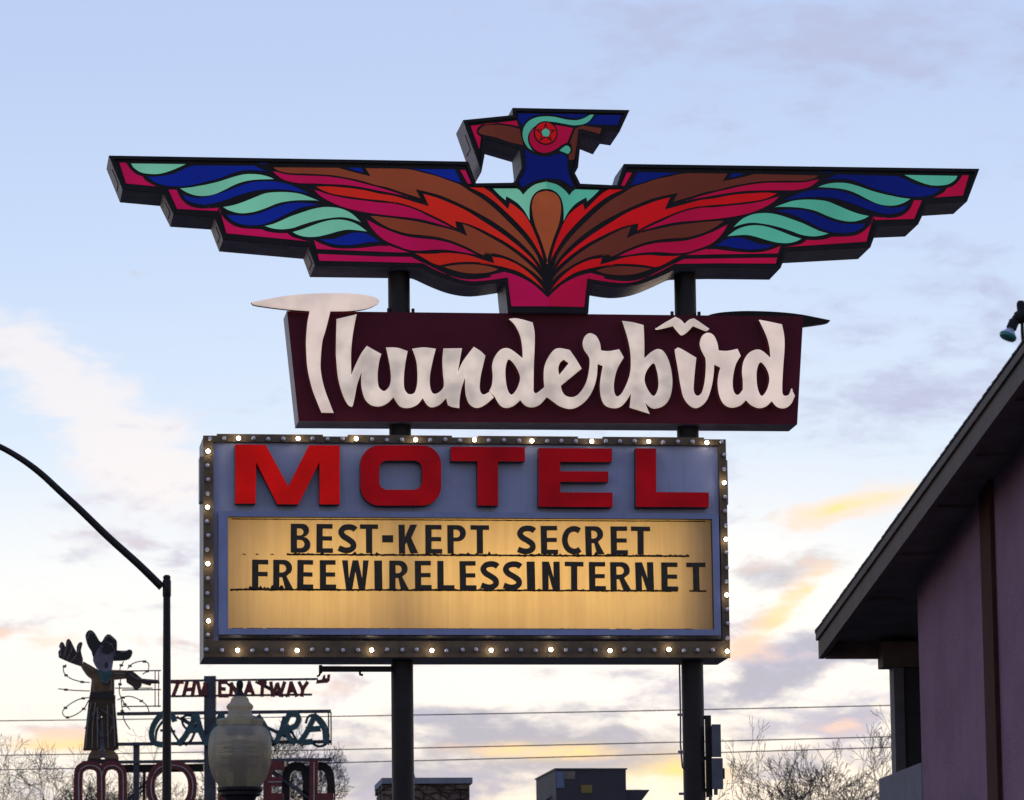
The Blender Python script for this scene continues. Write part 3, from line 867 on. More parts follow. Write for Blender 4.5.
# bulbs
gm = bpy.data.materials.new('lit_bulb_glass'); gm.use_nodes = True
pp = gm.node_tree.nodes['Principled BSDF']; pp.inputs['Emission Color'].default_value = (1, .84, .60, 1); pp.inputs['Emission Strength'].default_value = 20; pp.inputs['Base Color'].default_value = (.9, .85, .75, 1)
dull = mat('dull_bulb_glass', (.86, .80, .86), .5, var=.1, scale=40, spec=.3)
SOCK = mat('bulb_socket', (.035, .03, .025), .5)
def bulb_mesh(lit):
    m = MB()
    M3 = Matrix.Rotation(R(90), 3, 'X')
    rr_ = .0205 if lit else .0215
    m.lathe([(.02, .002), (.022, .02)], 12, axis=M3, mi=1)
    prof = [(.016, .0205)] + [(rr_ * math.cos(a), .038 + rr_ * math.sin(a)) for a in [R(-50 + 14 * i) for i in range(10)]] + [(.002, .038 + rr_)]
    m.lathe(prof, 14, axis=M3, mi=0)
    o = m.build('bulb', [gm if lit else dull, SOCK], board, smooth=True)
    return o
spots = []
N = 36
topL, topR, botL, botR = q(209.0, 437.6), q(720.8, 443.6), q(206.8, 650.2), q(726.9, 650.8)
for i in range(N): spots.append((topL[0] + (topR[0] - topL[0]) * i / (N - 1), (topL[1] + topR[1]) / 2, i % 4 == 2))
for i in range(N): spots.append((botL[0] + (botR[0] - botL[0]) * i / (N - 1), (botL[1] + botR[1]) / 2, i in (2, 6, 11, 15, 19, 23, 27, 31, 35)))
a, c = q(208.0, 451.7), q(207.0, 635.6)
for i in range(14): spots.append(((a[0] + c[0]) / 2, a[1] + (c[1] - a[1]) * i / 13, i in (0, 4, 8, 12)))
a, c = q(722.5, 455.7), q(726.0, 638.0)
for i in range(14): spots.append(((a[0] + c[0]) / 2 + .012, a[1] + (c[1] - a[1]) * i / 13, i in (2, 6, 10)))
proto = {}
for x, z, lit in spots:
    if lit not in proto:
        o = bulb_mesh(lit); proto[lit] = o
    else:
        o = proto[lit].copy(); COL.objects.link(o); o.parent = board
    o.location = (x, 0, z)
    o.rotation_euler = (rng.gauss(0, .10), 0, rng.gauss(0, .10))
    if lit: o['label'] = 'lit glowing bulb'

# ------------------------------------------------------------------ changeable letters
def glyph(ch, w):
    """loops in a box w wide and 1 high"""
    t, a = .215, .155
    if ch == 'I': return [[(0, 0), (w, 0), (w, 1), (0, 1)]]
    if ch == '-': return [[(0, 0), (w, 0), (w, 1), (0, 1)]]
    if ch == 'L': return [[(0, 0), (w, 0), (w, a), (t, a), (t, 1), (0, 1)]]
    if ch == 'T': return [[(w / 2 - t / 2, 0), (w / 2 + t / 2, 0), (w / 2 + t / 2, 1 - a), (w, 1 - a), (w, 1), (0, 1), (0, 1 - a), (w / 2 - t / 2, 1 - a)]]
    if ch == 'E': return [[(0, 0), (w, 0), (w, a), (t, a), (t, .43), (w * .94, .43), (w * .94, .575), (t, .575), (t, 1 - a), (w * .97, 1 - a), (w * .97, 1), (0, 1)]]
    if ch == 'F': return [[(0, 0), (t, 0), (t, .43), (w * .96, .43), (w * .96, .58), (t, .58), (t, 1 - a), (w, 1 - a), (w, 1), (0, 1)]]
    if ch == 'N':
        d = t * 1.12
        return [[(0, 0), (t, 0), (t, .58), (w - d, 0), (w, 0), (w, 1), (w - t, 1), (w - t, .42), (d, 1), (0, 1)]]
    if ch == 'K': return [[(0, 0), (t, 0), (t, .30), (t + .06, .38), (w - t * 1.25, 0), (w, 0), (t + .22, .54), (w * .98, 1), (w - t * 1.2, 1), (t, .56), (t, 1), (0, 1)]]
    if ch == 'W':
        s = w / 4; d = .195
        return [[(s - d / 2, 0), (s + d / 2 + .02, 0), (2 * s, .62), (3 * s - d / 2 - .02, 0), (3 * s + d / 2, 0), (w, 1), (w - d, 1), (3 * s, .36), (2 * s + d / 2, 1), (2 * s - d / 2, 1), (s, .36), (d, 1), (0, 1)]]
    def bowl(x0, x1, z0, z1, n=9):
        r = (z1 - z0) / 2; cx = x1 - r * min(1, (x1 - x0) / r * .75)
        rx = x1 - cx
        return [(cx + rx * math.sin(R(180) * i / n), z0 + r - r * math.cos(R(180) * i / n)) for i in range(n + 1)]
    if ch in 'PR':
        bw = w * (.98 if ch == 'P' else .95)
        hole = [(t, .43 + a * .85)] + bowl(t, bw - t * .95, .43 + a * .85, 1 - a) + [(t, 1 - a)]
        if ch == 'P': return [[(0, 0), (t, 0), (t, .43)] + bowl(t, bw, .43, 1) + [(0, 1)], hole]
        return [[(0, 0), (t, 0), (t, .40), (t + .10, .40), (w - t * 1.25, 0), (w, 0), (w * .66, .44)] + bowl(t, bw, .43, 1)[3:] + [(0, 1)], hole]
    if ch == 'B':
        return [[(0, 0)] + bowl(t, w, 0, .55) + bowl(t, w * .93, .55, 1)[1:] + [(0, 1)], [(t, a)] + bowl(t, w - t * .95, a, .445) + [(t, .445)], [(t, .595)] + bowl(t, w * .93 - t * .9, .595, 1 - a) + [(t, 1 - a)]]
    if ch == 'S': c = [(.94, .815), (.80, .88), (.56, .905), (.30, .86), (.17, .73), (.28, .59), (.56, .475), (.80, .35), (.82, .2), (.62, .105), (.36, .095), (.05, .165)]
    if ch == 'C': c = [(.98, .83), (.78, .895), (.52, .885), (.27, .76), (.155, .5), (.27, .24), (.52, .115), (.78, .105), (.98, .17)]
    P = crom([(x * w, z) for x, z in c], 5)
    L, Rr = offset(P, t * .46)
    return [L + Rr[::-1]]


rows = [
    ('upper line', [('B', 290.7, 310.3), ('E', 316.4, 332.8), ('S', 337.7, 356.2), ('T', 360.2, 378), ('-', 382.2, 393.1), ('K', 399, 417.9), ('E', 425.4, 441.9), ('P', 447.6, 466.3), ('T', 470.7, 488.9), ('S', 517.2, 535.7), ('E', 541.2, 557.7), ('C', 562.3, 580.1), ('R', 585.8, 604.2), ('E', 611, 627.5), ('T', 631.2, 649.7)], (523.9, 552.6), (526.7, 554.6)),
    ('lower line', [('F', 252, 268.1), ('R', 273.1, 292.9), ('E', 297.1, 313.1), ('E', 319.9, 336), ('W', 342.3, 368.7), ('I', 374.7, 382.2), ('R', 389.4, 408.5), ('E', 415.1, 431.4), ('L', 437.5, 454.2), ('E', 460, 476.2), ('S', 480.5, 499), ('S', 503, 522), ('I', 527.3, 534.9), ('N', 542.5, 559.6), ('T', 564.9, 583.1), ('E', 589.3, 605.5), ('R', 610.7, 630.8), ('N', 636, 653.5), ('E', 661.6, 677.7), ('T', 687, 705.5)], (559.8, 588.6), (562.7, 591)),
]
LET = mat('black_letter_plastic', (.026, .019, .013), .45, var=.5, scale=14)
SAY = {'-': 'hyphen'}
ldep = RP - .018
for row, ls, ya, yb in rows:
    for i, (ch, xa, xb) in enumerate(ls):
        f = (xa - ls[0][1]) / (ls[-1][1] - ls[0][1])
        yt, ybm = ya[0] + (yb[0] - ya[0]) * f, ya[1] + (yb[1] - ya[1]) * f
        if ch == '-': yt, ybm = 535.3, 542.3
        p0, p1 = q(xa, ybm, ldep), q(xb, yt, ldep)
        h = p1[1] - p0[1]; w = (p1[0] - p0[0]) / h
        m = MB()
        m.prism([[((x - w / 2) * h, z * h) for x, z in l] for l in glyph(ch, w)], -.008, .0155, 0, 0)
        o = m.build('marquee_letter' if ch != '-' else 'marquee_hyphen', LET)
        o.location = QF.w((p0[0] + p1[0]) / 2, ldep, p0[1]); o.rotation_euler = (R(random.Random(i * 7 + len(row)).gauss(0, .0)), random.Random(i).gauss(0, .008), YAW)
        prev = SAY.get(ls[i - 1][0], ls[i - 1][0]) if i else None
        nxt = SAY.get(ls[i + 1][0], ls[i + 1][0]) if i < len(ls) - 1 else None
        what = 'black hyphen' if ch == '-' else 'black letter ' + ch
        lab = what + ' on the reader board ' + row + ', ' + ('between %s and %s' % (prev, nxt) if prev and nxt else ('first before %s' % nxt if nxt else 'last after %s' % prev))
        tag(o, lab, 'letter', 'black changeable letters on the reader board')

# ------------------------------------------------------------------ building at the right
HB = Fr((0, 0, 0))
FAR = 35.0
r = ray(818, 632); tt = FAR / r.dot(HB.n)
XR_ = (CAM + r * tt).dot(HB.u)
farz = (CAM + r * tt).z
nd, nz = HB.side(1024, 345, XR_)
SL = (nz - farz) / (FAR - nd)
house = thing('motel_building', 'purple stucco motel wing with dark overhanging shingle roof', 'building', HB.w(XR_ + .5, FAR, 0), YAW)
hx, hy = XR_ + .5, FAR
RIDGE = 25.5
def roofz(y): return farz + SL * (FAR - y) if y > RIDGE else farz + SL * (FAR - RIDGE) - SL * (RIDGE - y)
NEAR = 2 * RIDGE - FAR
def loc(x, y, z): return (x - hx, y - hy, z)
class MX(MB):
    """profiles in (depth, height) swept sideways"""
    def sweep(s, loops, x0, x1, mi=0, ms=None):
        k0 = len(s.v)
        s.prism([[(p[0] - hy, p[1]) for p in l] for l in loops], x0 - hx, x1 - hx, mi, mi if ms is None else ms)
        s.v[k0:] = [(v[1], v[0], v[2]) for v in s.v[k0:]]
FASC = .215
# sawtooth shingle courses
prof = []
rs = random.Random(2)
n = int((FAR + .05 - RIDGE) / .145)
for i in range(n):
    y = FAR + .02 - i * .145
    tk = rs.uniform(.015, .021)
    prof += [(y, roofz(y) + tk), (y - .145 + rs.uniform(-.02, .02), roofz(y - .145) + .014)]
prof.append((RIDGE, roofz(RIDGE) + .035))
down = []
for i in range(n):
    y = NEAR - .05 + i * .145
    down += [(y, roofz(y) + .030), (y + .145, roofz(y + .145) + .014)]
prof += down[::-1]
prof += [(NEAR - .05, roofz(NEAR) - .012), (RIDGE, roofz(RIDGE) + .002), (FAR + .02, roofz(FAR) - .012)]
m = MX(); m.sweep([prof], XR_ - .022, XR_ + 13)
roof = m.build('roof', mat('dark_shingles', (.045, .04, .038), .9, var=.4, scale=9, bump=.5, bscale=40), house)
WOOD = mat('weathered_fascia', (.135, .10, .078), .7, var=.25, scale=5, streak=.3)
m = MX()
def para(y0, y1, zt, zb): return [(y0, roofz(y0) + zt), (y1, roofz(y1) + zt), (y1, roofz(y1) + zb), (y0, roofz(y0) + zb)]
m.sweep([para(FAR, RIDGE, -.014, -FASC)], XR_, XR_ + .045)
m.sweep([para(RIDGE - .002, NEAR, -.014, -FASC)], XR_, XR_ + .045)
m.sweep([para(FAR, RIDGE, -.014, -.07)], XR_ - .02, XR_ - .001)
m.build('fascia', WOOD, house)
SOFM = mat('dark_soffit', (.20, .165, .15), .8, var=.25, scale=3)
dW, zW = 33.1, 0
r = ray(918.5, 640); XW = (CAM + r * (dW / r.dot(HB.n))).dot(HB.u)
m = MX()
m.sweep([para(FAR - .03, RIDGE, -.06, -.10)], XR_ + .05, XW + .4)
m.sweep([para(RIDGE - .002, NEAR, -.06, -.10)], XR_ + .05, XW + .4)
m.build('soffit', SOFM, house)
for k in range(8):
    m = MX()
    y = FAR - 1.35 - k * 1.22
    m.sweep([[(y - .045, roofz(y - .045) - .101), (y + .045, roofz(y + .045) - .101), (y + .045, roofz(y + .045) - .122), (y - .045, roofz(y - .045) - .122)]], XR_ + .046, XW - .002)
    m.build('lookout_beam', SOFM, house)
# inner face of the eave board and the beam behind it
zE = HB.px(850, 659.0, FAR - .04)[1]
m = MB()
m.box(XR_ + .046 - hx, XW + 3 - hx, -.10, -.03, zE, roofz(FAR) - .08)
m.build('eave_board', WOOD, house)
m = MB()
xb0 = HB.px(880, 664, FAR - .2)[0]; zb = HB.px(886, 668.5, FAR - .2)[1]
m.box(xb0 - hx, XW + 3 - hx, -.32, -.12, zb, roofz(FAR) - .11)
m.build('beam', WOOD, house)
# stucco end wall
STUCCO = mat('purple_stucco', (.315, .175, .245), .9, var=.14, scale=1.6, bump=1.0, bscale=26, streak=.22)
m = MX()
m.sweep([[(dW, 0), (dW, roofz(dW) - .102), (RIDGE, roofz(RIDGE) - .102), (NEAR + 1.1, roofz(NEAR + 1.1) - .102), (NEAR + 1.1, 0)]], XW, XW + .2)
m.box(XW + .2 - hx, XW + 11 - hx, dW - .2 - hy, dW - hy, 0, roofz(dW) - .12)
m.box(XW + .2 - hx, XW + 11 - hx, NEAR + 1.1 - hy, NEAR + 1.3 - hy, 0, roofz(NEAR + 1.1) - .12)
m.build('wall', STUCCO, house)
# brown trim boards
BRN = mat('brown_trim_board', (.085, .036, .026), .8, var=.2, scale=4, spec=.1)
for xa, xb in ((983.5, 994.0),):
    ya, yb = HB.side(xa, 640, XW - .03)[0], HB.side(xb, 640, XW - .03)[0]
    m = MX(); m.sweep([[(ya, 0), (ya, roofz(ya) - .104), (yb, roofz(yb) - .104), (yb, 0)]], XW - .035, XW - .002)
    m.build('trim_board', BRN, house)
# gallery column, slab and the dark infill beyond the wall
m = MB()
c0 = HB.px(893.5, 720, FAR - .25)[0]; c1 = HB.px(903.5, 720, FAR - .25)[0]
m.box(c0 - hx, c1 - hx, -.30, -.14, 0, zb - .002)
m.build('column', mat('grey_column_paint', (.15, .135, .14), .7, var=.15), house)
m = MB()
m.box(c1 + .004 - hx, XW + 1.5 - hx, -.28, -.2, 0, zb - .003)
m.build('infill_panel', mat('dark_infill', (.045, .04, .038), .8), house)
m = MB()
Xs = HB.px(880.3, 785, FAR - .35)[0]
zt, zb2 = HB.px(882, 779, FAR - .35)[1], HB.px(882, 815, FAR - .35)[1]
m.box(min(Xs, XW - .004) - hx, XW + 4 - hx, dW + .004 - hy, -.35, zb2, zt)
m.build('gallery_slab', mat('grey_slab_paint', (.17, .155, .19), .75, var=.15), house)
# floodlight on the roof edge
fd = HB.side(1022, 338, XR_ + .05)[0]
FLW = HB.w(XR_ + .06, fd, roofz(fd) + .03)
fl_ = thing('floodlight', 'small black roof floodlight with bare reflector bulb on the shingle edge', 'floodlight', FLW, YAW)
ff = Fr(FLW)
def fp(x, y): return ff.px(x, y, 0)
m = MB()
A = fp(1019, 316)
m.tube([(fp(1024, 345)[0], 0, -.03), (fp(1022.5, 333)[0], 0, fp(1022.5, 333)[1]), (A[0] + .02, 0, A[1])], .012, 8)
m.tube([(.02, 0, -.03), (.06, 0, -.02)], .03, 10)
m.build('bracket', BLACK, fl_, smooth=True)
m = MB()
M3 = Vector((.75, -.1, .35)).to_track_quat('Z', 'Y').to_matrix()
m.lathe([(.02, -.05), (.04, -.04), (.05, 0), (.042, .05), (.02, .07)], 16, (A[0] + .02, 0, A[1]), axis=M3)
m.lathe([(.025, -.03), (.03, .03), (.02, .05)], 14, (fp(1021, 308.5)[0], 0, fp(1021, 308.5)[1]))
m.build('swivel_joint', BLACK, fl_, smooth=True)
a, c, e = fp(1016.5, 316), fp(1010.5, 329), fp(1007.0, 337.5)
ax = Vector((e[0] - a[0], -.02, e[1] - a[1])).normalized()
M3 = ax.to_track_quat('Z', 'Y').to_matrix()
L = math.hypot(c[0] - a[0], c[1] - a[1])
m = MB(); m.lathe([(.018, 0), (.024, .01), (.024, L * .35), (.034, L * .4), (.034, L)], 16, (a[0], 0, a[1]), axis=M3)
m.build('lamp_socket', BLACK, fl_, smooth=True)
m = MB(); m.lathe([(.02, L), (.028, L + .012), (.048, L + .04), (.056, L + .055), (.053, L + .066), (.03, L + .072), (.005, L + .073)], 20, (a[0], 0, a[1]), axis=M3)
m.build('reflector_bulb', mat('bulb_silver_blue', (.52, .56, .74), .3, .1, var=.1), fl_, smooth=True)

m = MB(); m.lathe([(.0575, L + .050), (.058, L + .062), (.052, L + .072), (.02, L + .080), (.004, L + .081)], 20, (a[0], 0, a[1]), axis=M3)
m.build('lens', mat('teal_lens', (.05, .30, .27), .2, var=.1), fl_, smooth=True)

# ------------------------------------------------------------------ acorn street lamp
def at(x, y, d): return CAM + ray(x, y) * d
ld = 32.6
lb = at(240, 760, ld)
lamp = thing('acorn_lamp', 'acorn street lamp with yellowed glass globe on a dark post', 'street lamp', (lb.x, lb.y, 0))
S = ld / F
zc = lambda y: at(240, y, ld).z
prof = [(20.2, 788.0), (21.5, 785.5), (25.2, 780.5), (28.6, 773), (30.8, 764), (31.9, 754.5), (31.9, 745), (30.9, 737.5), (28.6, 731), (25.2, 727), (22.6, 725.4)]
gm_ = bpy.data.materials.new('yellowed_prismatic_glass'); gm_.use_nodes = True
qn = NB(gm_.node_tree); gm_.node_tree.nodes.clear()
t = qn.n('ShaderNodeTexCoord')
wv = qn.n('ShaderNodeTexWave', wave_type='BANDS', bands_direction='Z'); qn.set(wv.inputs['Vector'], t.outputs['Object']); wv.inputs['Scale'].default_value = 16; wv.inputs['Distortion'].default_value = .2
bn = qn.n('ShaderNodeBump'); bn.inputs['Strength'].default_value = .12; bn.inputs['Distance'].default_value = .01; qn.set(bn.inputs['Height'], wv.outputs[1])
mp = qn.n('ShaderNodeMapping'); qn.set(mp.inputs[0], t.outputs['Object']); mp.inputs['Scale'].default_value = (5, 5, 1)
gn = qn.noise(mp.outputs[0], 3, 6, .65)
tcol = qn.mix(qn.smooth(gn, .3, .7), (.60, .545, .42, 1), (.78, .725, .59, 1))
tr = qn.n('ShaderNodeBsdfTranslucent'); qn.set(tr.inputs[0], tcol); qn.set(tr.inputs['Normal'], bn.outputs[0])
tp = qn.n('ShaderNodeBsdfTransparent'); tp.inputs[0].default_value = (.80, .72, .54, 1)
df = qn.n('ShaderNodeBsdfDiffuse'); qn.set(df.inputs[0], qn.mix(.5, tcol, (.3, .28, .22, 1)))
gs = qn.n('ShaderNodeBsdfGlossy'); gs.inputs['Roughness'].default_value = .25; qn.set(gs.inputs['Normal'], bn.outputs[0])
def mixs(f, a, c):
    n = qn.n('ShaderNodeMixShader'); n.inputs[0].default_value = f
    qn.nt.links.new(a.outputs[0], n.inputs[1]); qn.nt.links.new(c.outputs[0], n.inputs[2]); return n
o_ = mixs(.07, mixs(.20, mixs(.38, tr, df), tp), gs)
ou = qn.n('ShaderNodeOutputMaterial'); gm_.node_tree.links.new(o_.outputs[0], ou.inputs[0])
def lathe_at(prof, n=40): return [(rr * S, zc(y)) for rr, y in prof]
m = MB(); m.lathe(lathe_at(prof), 48)
glb = m.build('globe', gm_, lamp, smooth=True)
m = MB(); m.lathe(lathe_at([(21.9, 725.0), (23.2, 723.5), (23.4, 719.5), (22, 718.6), (14, 717.2), (12.2, 713), (11.6, 709.5), (13.2, 707.5), (13.6, 705.6), (12.2, 703.5), (9.8, 701.5), (8.4, 697.5), (6.5, 695.5)]), 40)
m.build('globe_cap', gm_, lamp, smooth=True)
m = MB(); m.lathe(lathe_at([(6.6, 695.4), (5.6, 693.4), (3.4, 691.5), (2.4, 688.5), (3.4, 685.5), (3.6, 682.5), (2.6, 679.5), (.4, 678.3)]), 20)
m.build('finial', BLACK, lamp, smooth=True)
# louvred reflector inside the globe
m = MB()
for y, rr in ((770, 12), (765, 19), (761, 13), (757, 20), (751, 13), (747, 17), (741, 11), (733, 15), (729, 14)):
    m.lathe(lathe_at([(rr, y + 1.0), (rr, y), (rr * .6, y - 1.2)]), 24)
m.lathe(lathe_at([(7, 787), (7, 742), (5, 740)]), 20)
m.build('reflector', mat('lamp_reflector_metal', (.10, .095, .085), .5, .5), lamp, smooth=True)
m = MB(); m.lathe([(.20, 0), (.20, .25), (.17, .32), (.13, .8), (.085, .9), (.06, 1.2), (.055, zc(800) - .3), (.075, zc(800) - .22), (.06, zc(800) - .15), (.10, zc(804)), (.115, zc(799)), (.12, zc(797.5)), (.15, zc(796)), (.15, zc(793)), (.165, zc(791)), (.165, zc(788.3))], 32)
m.build('pole', BLACK, lamp, smooth=True)

# ------------------------------------------------------------------ cobra-arm street light at the left
pd = 56.0
S2 = pd / F
pb = at(166.8, 700, pd)
sl_ = thing('street_light', 'tall dark street light pole with long curved arm leaving the picture', 'street light', (pb.x, pb.y, 0))
ofs = lambda x, y: at(x, y, pd) - Vector((pb.x, pb.y, 0))
m = MB()
zt = ofs(168, 574).z
m.lathe([(.085, 0), (.066, zt * .5), (.044, zt - .01)], 20)
k0 = len(m.v)
lean = ofs(167.8, 574).x - ofs(166.6, 790).x
m.build('pole', POSTM, sl_, smooth=True)
m = MB()
m.lathe([(.045, zt - .03), (.048, zt), (.026, zt + .02)], 20, (0, 0, 0))
m.build('pole_cap', POSTM, sl_, smooth=True)
m = MB()
pts = [ofs(x, y) for x, y in crom([(163.5, 585), (140, 562), (110, 535), (80, 506), (60, 487.5), (45, 473.5), (32, 463), (18, 453.5), (0, 443.5), (-30, 431), (-70, 419), (-120, 412)], 4)]
off = pts[0] - Vector((-.06, 0, pts[0].z))
pts = [p - Vector((off.x, off.y, 0)) for p in pts]
m.tube(pts, [.050 - .018 * i / (len(pts) - 1) for i in range(len(pts))], 16)
m.build('arm', POSTM, sl_, smooth=True)
m = MB(); zf = pts[0].z; m.lathe([(.048, zf - .12), (.053, zf - .11), (.053, zf + .08), (.048, zf + .09)], 16); m.build('arm_clamp', POSTM, sl_, smooth=True)
e = pts[-1]
m = MB(); m.box(e.x - .75, e.x + .05, -.16 + e.y, .16 + e.y, e.z - .07, e.z + .07); m.box(e.x - .62, e.x - .15, -.11 + e.y, .11 + e.y, e.z - .11, e.z - .072); m.build('lamp_head', POSTM, sl_)

# ------------------------------------------------------------------ open-frame cowboy motel sign far left
WD = 88.0
wb = at(210, 760, WD)
west = thing('open_frame_motel_sign', 'open-frame neon sign with teal and red letters behind the street light', 'sign', (wb.x, wb.y, 0))
WFm = Fr((wb.x, wb.y, 0), 0.0)
PXW = WD / F
def wp(x, y, d=0.0): return WFm.px(x, y, d)
TEALM = mat('teal_sign_paint', (.026, .088, .105), .55, var=.3)
REDM = mat('faded_red_sign_paint', (.14, .016, .018), .55, var=.3)
STEEL = mat('blue_grey_steel', (.055, .06, .085), .55, var=.3)
NEON = mat('unlit_neon_tube', (.38, .36, .36), .25)
m = MB()
z = wp(210, 676)[1]
m.box(-.115, .115, -.03, .2, 0, z)
m.box(wp(133, 760)[0], wp(139, 760)[0], .05, .2, 0, wp(130, 742)[1])
m.build('post', STEEL, west)
m = MB()
for y, xa, xb, h in ((713.8, 117, 331, 3.2), (744.2, 117, 331, 3.2), (680.8, 166, 318, 1.9), (696.2, 171, 312, 1.9), (762.5, 82, 332, 3.0)):
    A, B = wp(xa, y), wp(xb, y)
    m.box(A[0], B[0], -.02, .06, A[1] - h * PXW / 2, A[1] + h * PXW / 2)
    m.box(A[0] + .03, B[0] - .06, .30, .36, A[1] - h * PXW / 2 + .03, A[1] + h * PXW / 2)
for x in (328.5, 331):
    A, B = wp(x, 712), wp(x, 745); m.box(A[0] - .013, A[0] + .013, -.021, .03, B[1], A[1])
for xa, ya, xb, yb in ((240, 715, 300, 743), (176, 716, 196, 728), (255, 681, 283, 696), (226, 682, 240, 696), (127, 800, 165, 763), (262, 765, 312, 800)):
    m.bars([wp(xa, ya), wp(xb, yb)], .045, .12, .16)
    m.bars([wp(xa + 4, ya), wp(xb + 4, yb)], .03, .2, .23)
m.build('frame', STEEL, west)
m = MB()
for y in (671, 690, 706.5): A, B = wp(122, y), wp(161, y); m.box(A[0], B[0], 0, .02, A[1] - .012, A[1] + .012)
for x in (155, 158.5): A, B = wp(x, 671), wp(x, 707); m.box(A[0] - .01, A[0] + .01, .021, .035, B[1], A[1])
m.build('wire_rack', STEEL, west)
# bottom row back side boxes
m = MB()
A, B = wp(118, 764.3), wp(203, 770.5); m.box(A[0], B[0], .1, .3, B[1], A[1])
A, B = wp(127, 764), wp(150, 800); m.box(A[0] + .3, B[0] - .1, .1, .3, B[1] - 1, A[1] - .12)
m.build('back_box', BLACK, west)


def letters(specs, w, d0, d1, material, nm, tubes=True):
    for strokes in specs:
        m = MB()
        for k, s in enumerate(strokes):
            P = [wp(*map(float, t.split(','))) for t in s.split()]
            if len(P) > 2: P = crom(P, 5)
            e = .003 * k
            m.bars(P, w, d0 - e, d1 + e, 0)
        m.build(nm, material, west)


row1 = [['171,682 184,682.5', '178.5,683 173.5,696.5'], ['187.5,682 184,696', '195,682 192.5,697', '186,690 194,689.5'], ['198,682 201,697', '201,697 206,684', '205,683 206,696'],
        ['220,682 220,696', '219,682.6 228,682.6', '220,689 226,689.5', '219,696 229,696'], ['231,696 232,683', '231,683 238,696', '238,696 239,683'],
        ['245,696 250,682', '249,682 254,696', '246,691 253,691'], ['258,683 267,683', '263,683 262,697'], ['271,682 273,697', '273,697 277.5,684', '277.5,683 281,697', '280,697 285,682'],
        ['288,697 291.5,682', '291,682 297,697', '289,691 295,691'], ['299,682 303,690', '308,682 302,691', '303,690 302,697']]
letters(row1, .07, -.10, -.03, REDM, 'small_red_letter')
row2 = [['175,722 172,715 164,714 156,722 152,733 154,742 162,745 170,741'], ['178,745 186,736 197,715', '197,715 201,730 206,744', '187,731 203,730'], ['205,744 214,730 222,714', '222,714 226,728 236,740', '205,744 212,744'],
        ['258,716 266,728 272,744', '244,744 256,717'], ['276,744 290,714', '287,715 295,714 299,719 295,727 282,730', '286,730 290,739 296,744'], ['299,744 307,733 315,716', '314,715 324,728 326,744', '306,730 321,729', '303,743 313,742']]
letters(row2, .105, -.16, -.03, TEALM, 'teal_letter')
row3 = [['79,812 79,775 84,767 91,765.5 98,768 101.5,776 101.5,812', '101.5,776 105,768 112,765.5 119,768 123,776 123,812'], ['171,765 159,768 152,779 152,796 160,808 172,812 184,808 192,796 192,779 184,768 171,765'],
        ['211,766 236,766', '223,766 223,812'], ['268,766 268,812', '266,766 285,766', '266,782 282,782', '266,798 284,798'], ['314,760 314,812', '312,798 334,798']]
letters(row3, .17, -.16, -.03, REDM, 'large_red_letter')
m = MB()
for s in ('79,812 79,775 84,767 91,765.5 98,768 101.5,776 101.5,812', '101.5,776 105,768 112,765.5 119,768 123,776 123,812', '171,765 159,768 152,779 152,796 160,808 172,812', '172,812 184,808 192,796 192,779 184,768 171,765', '314,762 314,812', '268,782 282,782'):
    P = crom([wp(*map(float, t.split(',')), -.18) for t in s.split()], 5)
    m.tube([(x, -.18, z) for x, z in P], .012, 6)
m.build('neon_tubing', NEON, west, smooth=True)
def flip(specs, c):
    return [[' '.join('%.1f,%s' % (c - float(t.split(',')[0]), t.split(',')[1]) for t in st.split()) for st in g] for g in specs]
letters(flip(row2, 480), .045, .27, .34, TEALM, 'reverse_letter')
row3b = [['331,812 330,777 325,767 318,765 310,768 306.5,778 306.5,812', '306.5,778 303,768 296,765 289,768 285.5,778 285.5,812']]
letters(row3b, .16, .2, .34, BLACK, 'reverse_letter')
m = MB()
P = [wp(*p) for p in ((316, 684), (317, 680.5), (322, 679.8), (323.5, 675.5), (325.5, 675), (325.5, 678.5), (327.3, 678.5), (327.3, 675), (330.5, 674.5), (329.8, 681), (327.5, 683), (320, 683.5))]
m.prism([P], -.08, -.02); m.build('bracket_end', REDM, west)

# cowboy figure cut-out
cw = wp(103, 758)
cowboy = thing('cowboy_sign_figure', 'flat cut-out cowboy sign figure waving one hand and pointing with the other', 'sign figure', (wb.x + cw[0], wb.y, cw[1] + 0.0))
CF = Fr(cowboy.location, 0.0)
def cp(s, d=0.0): return [CF.px(x, y, d) for x, y in trace(s, 5)]
def cut(nm, s, d0, d1, material, parent=None):
    m = MB(); m.prism([cp(s, d0)], d0, d1); return m.build(nm, material, parent or cowboy)
CB = lambda n, c: mat('cowboy_' + n, c, .6, var=.35, scale=5, streak=.3)
DK, TAN, BRN2, FACE, BAND = CB('black', (.017, .016, .018)), CB('tan', (.17, .095, .04)), CB('chaps', (.055, .03, .012)), CB('face', (.16, .145, .20)), CB('bandana', (.03, .10, .10))
GLV = CB('glove', (.05, .028, .022))
hatm = cut('hat', 'N *330,250 300,200 283,130 298,92 322,80 355,100 405,175 440,130 472,113 510,140 533,170 *533,242 600,245 640,235 658,255 640,300 600,320 *505,325 *500,270 *400,260 *345,305', -.03, .06, DK)
f_ = cut('face', 'N *395,215 *345,300 345,330 375,385 430,415 480,405 *495,395 505,330 *508,250 450,240', -.06, -.031, FACE)
cut('nose', 'N 440,345 452,335 462,350 460,375 447,385 437,370', -.075, -.061, DK, f_)
cut('hat_brim', 'N 413,220 425,195 460,185 490,200 500,235 480,262 445,268 420,255', -.09, -.0611, DK, hatm)
cut('raised_hand', 'N *70,300 66,255 80,232 72,212 86,178 104,178 *124,217 130,168 148,150 165,165 190,215 *212,258 214,212 234,180 258,183 246,245 262,320 *242,368 160,340', -.03, .05, GLV)
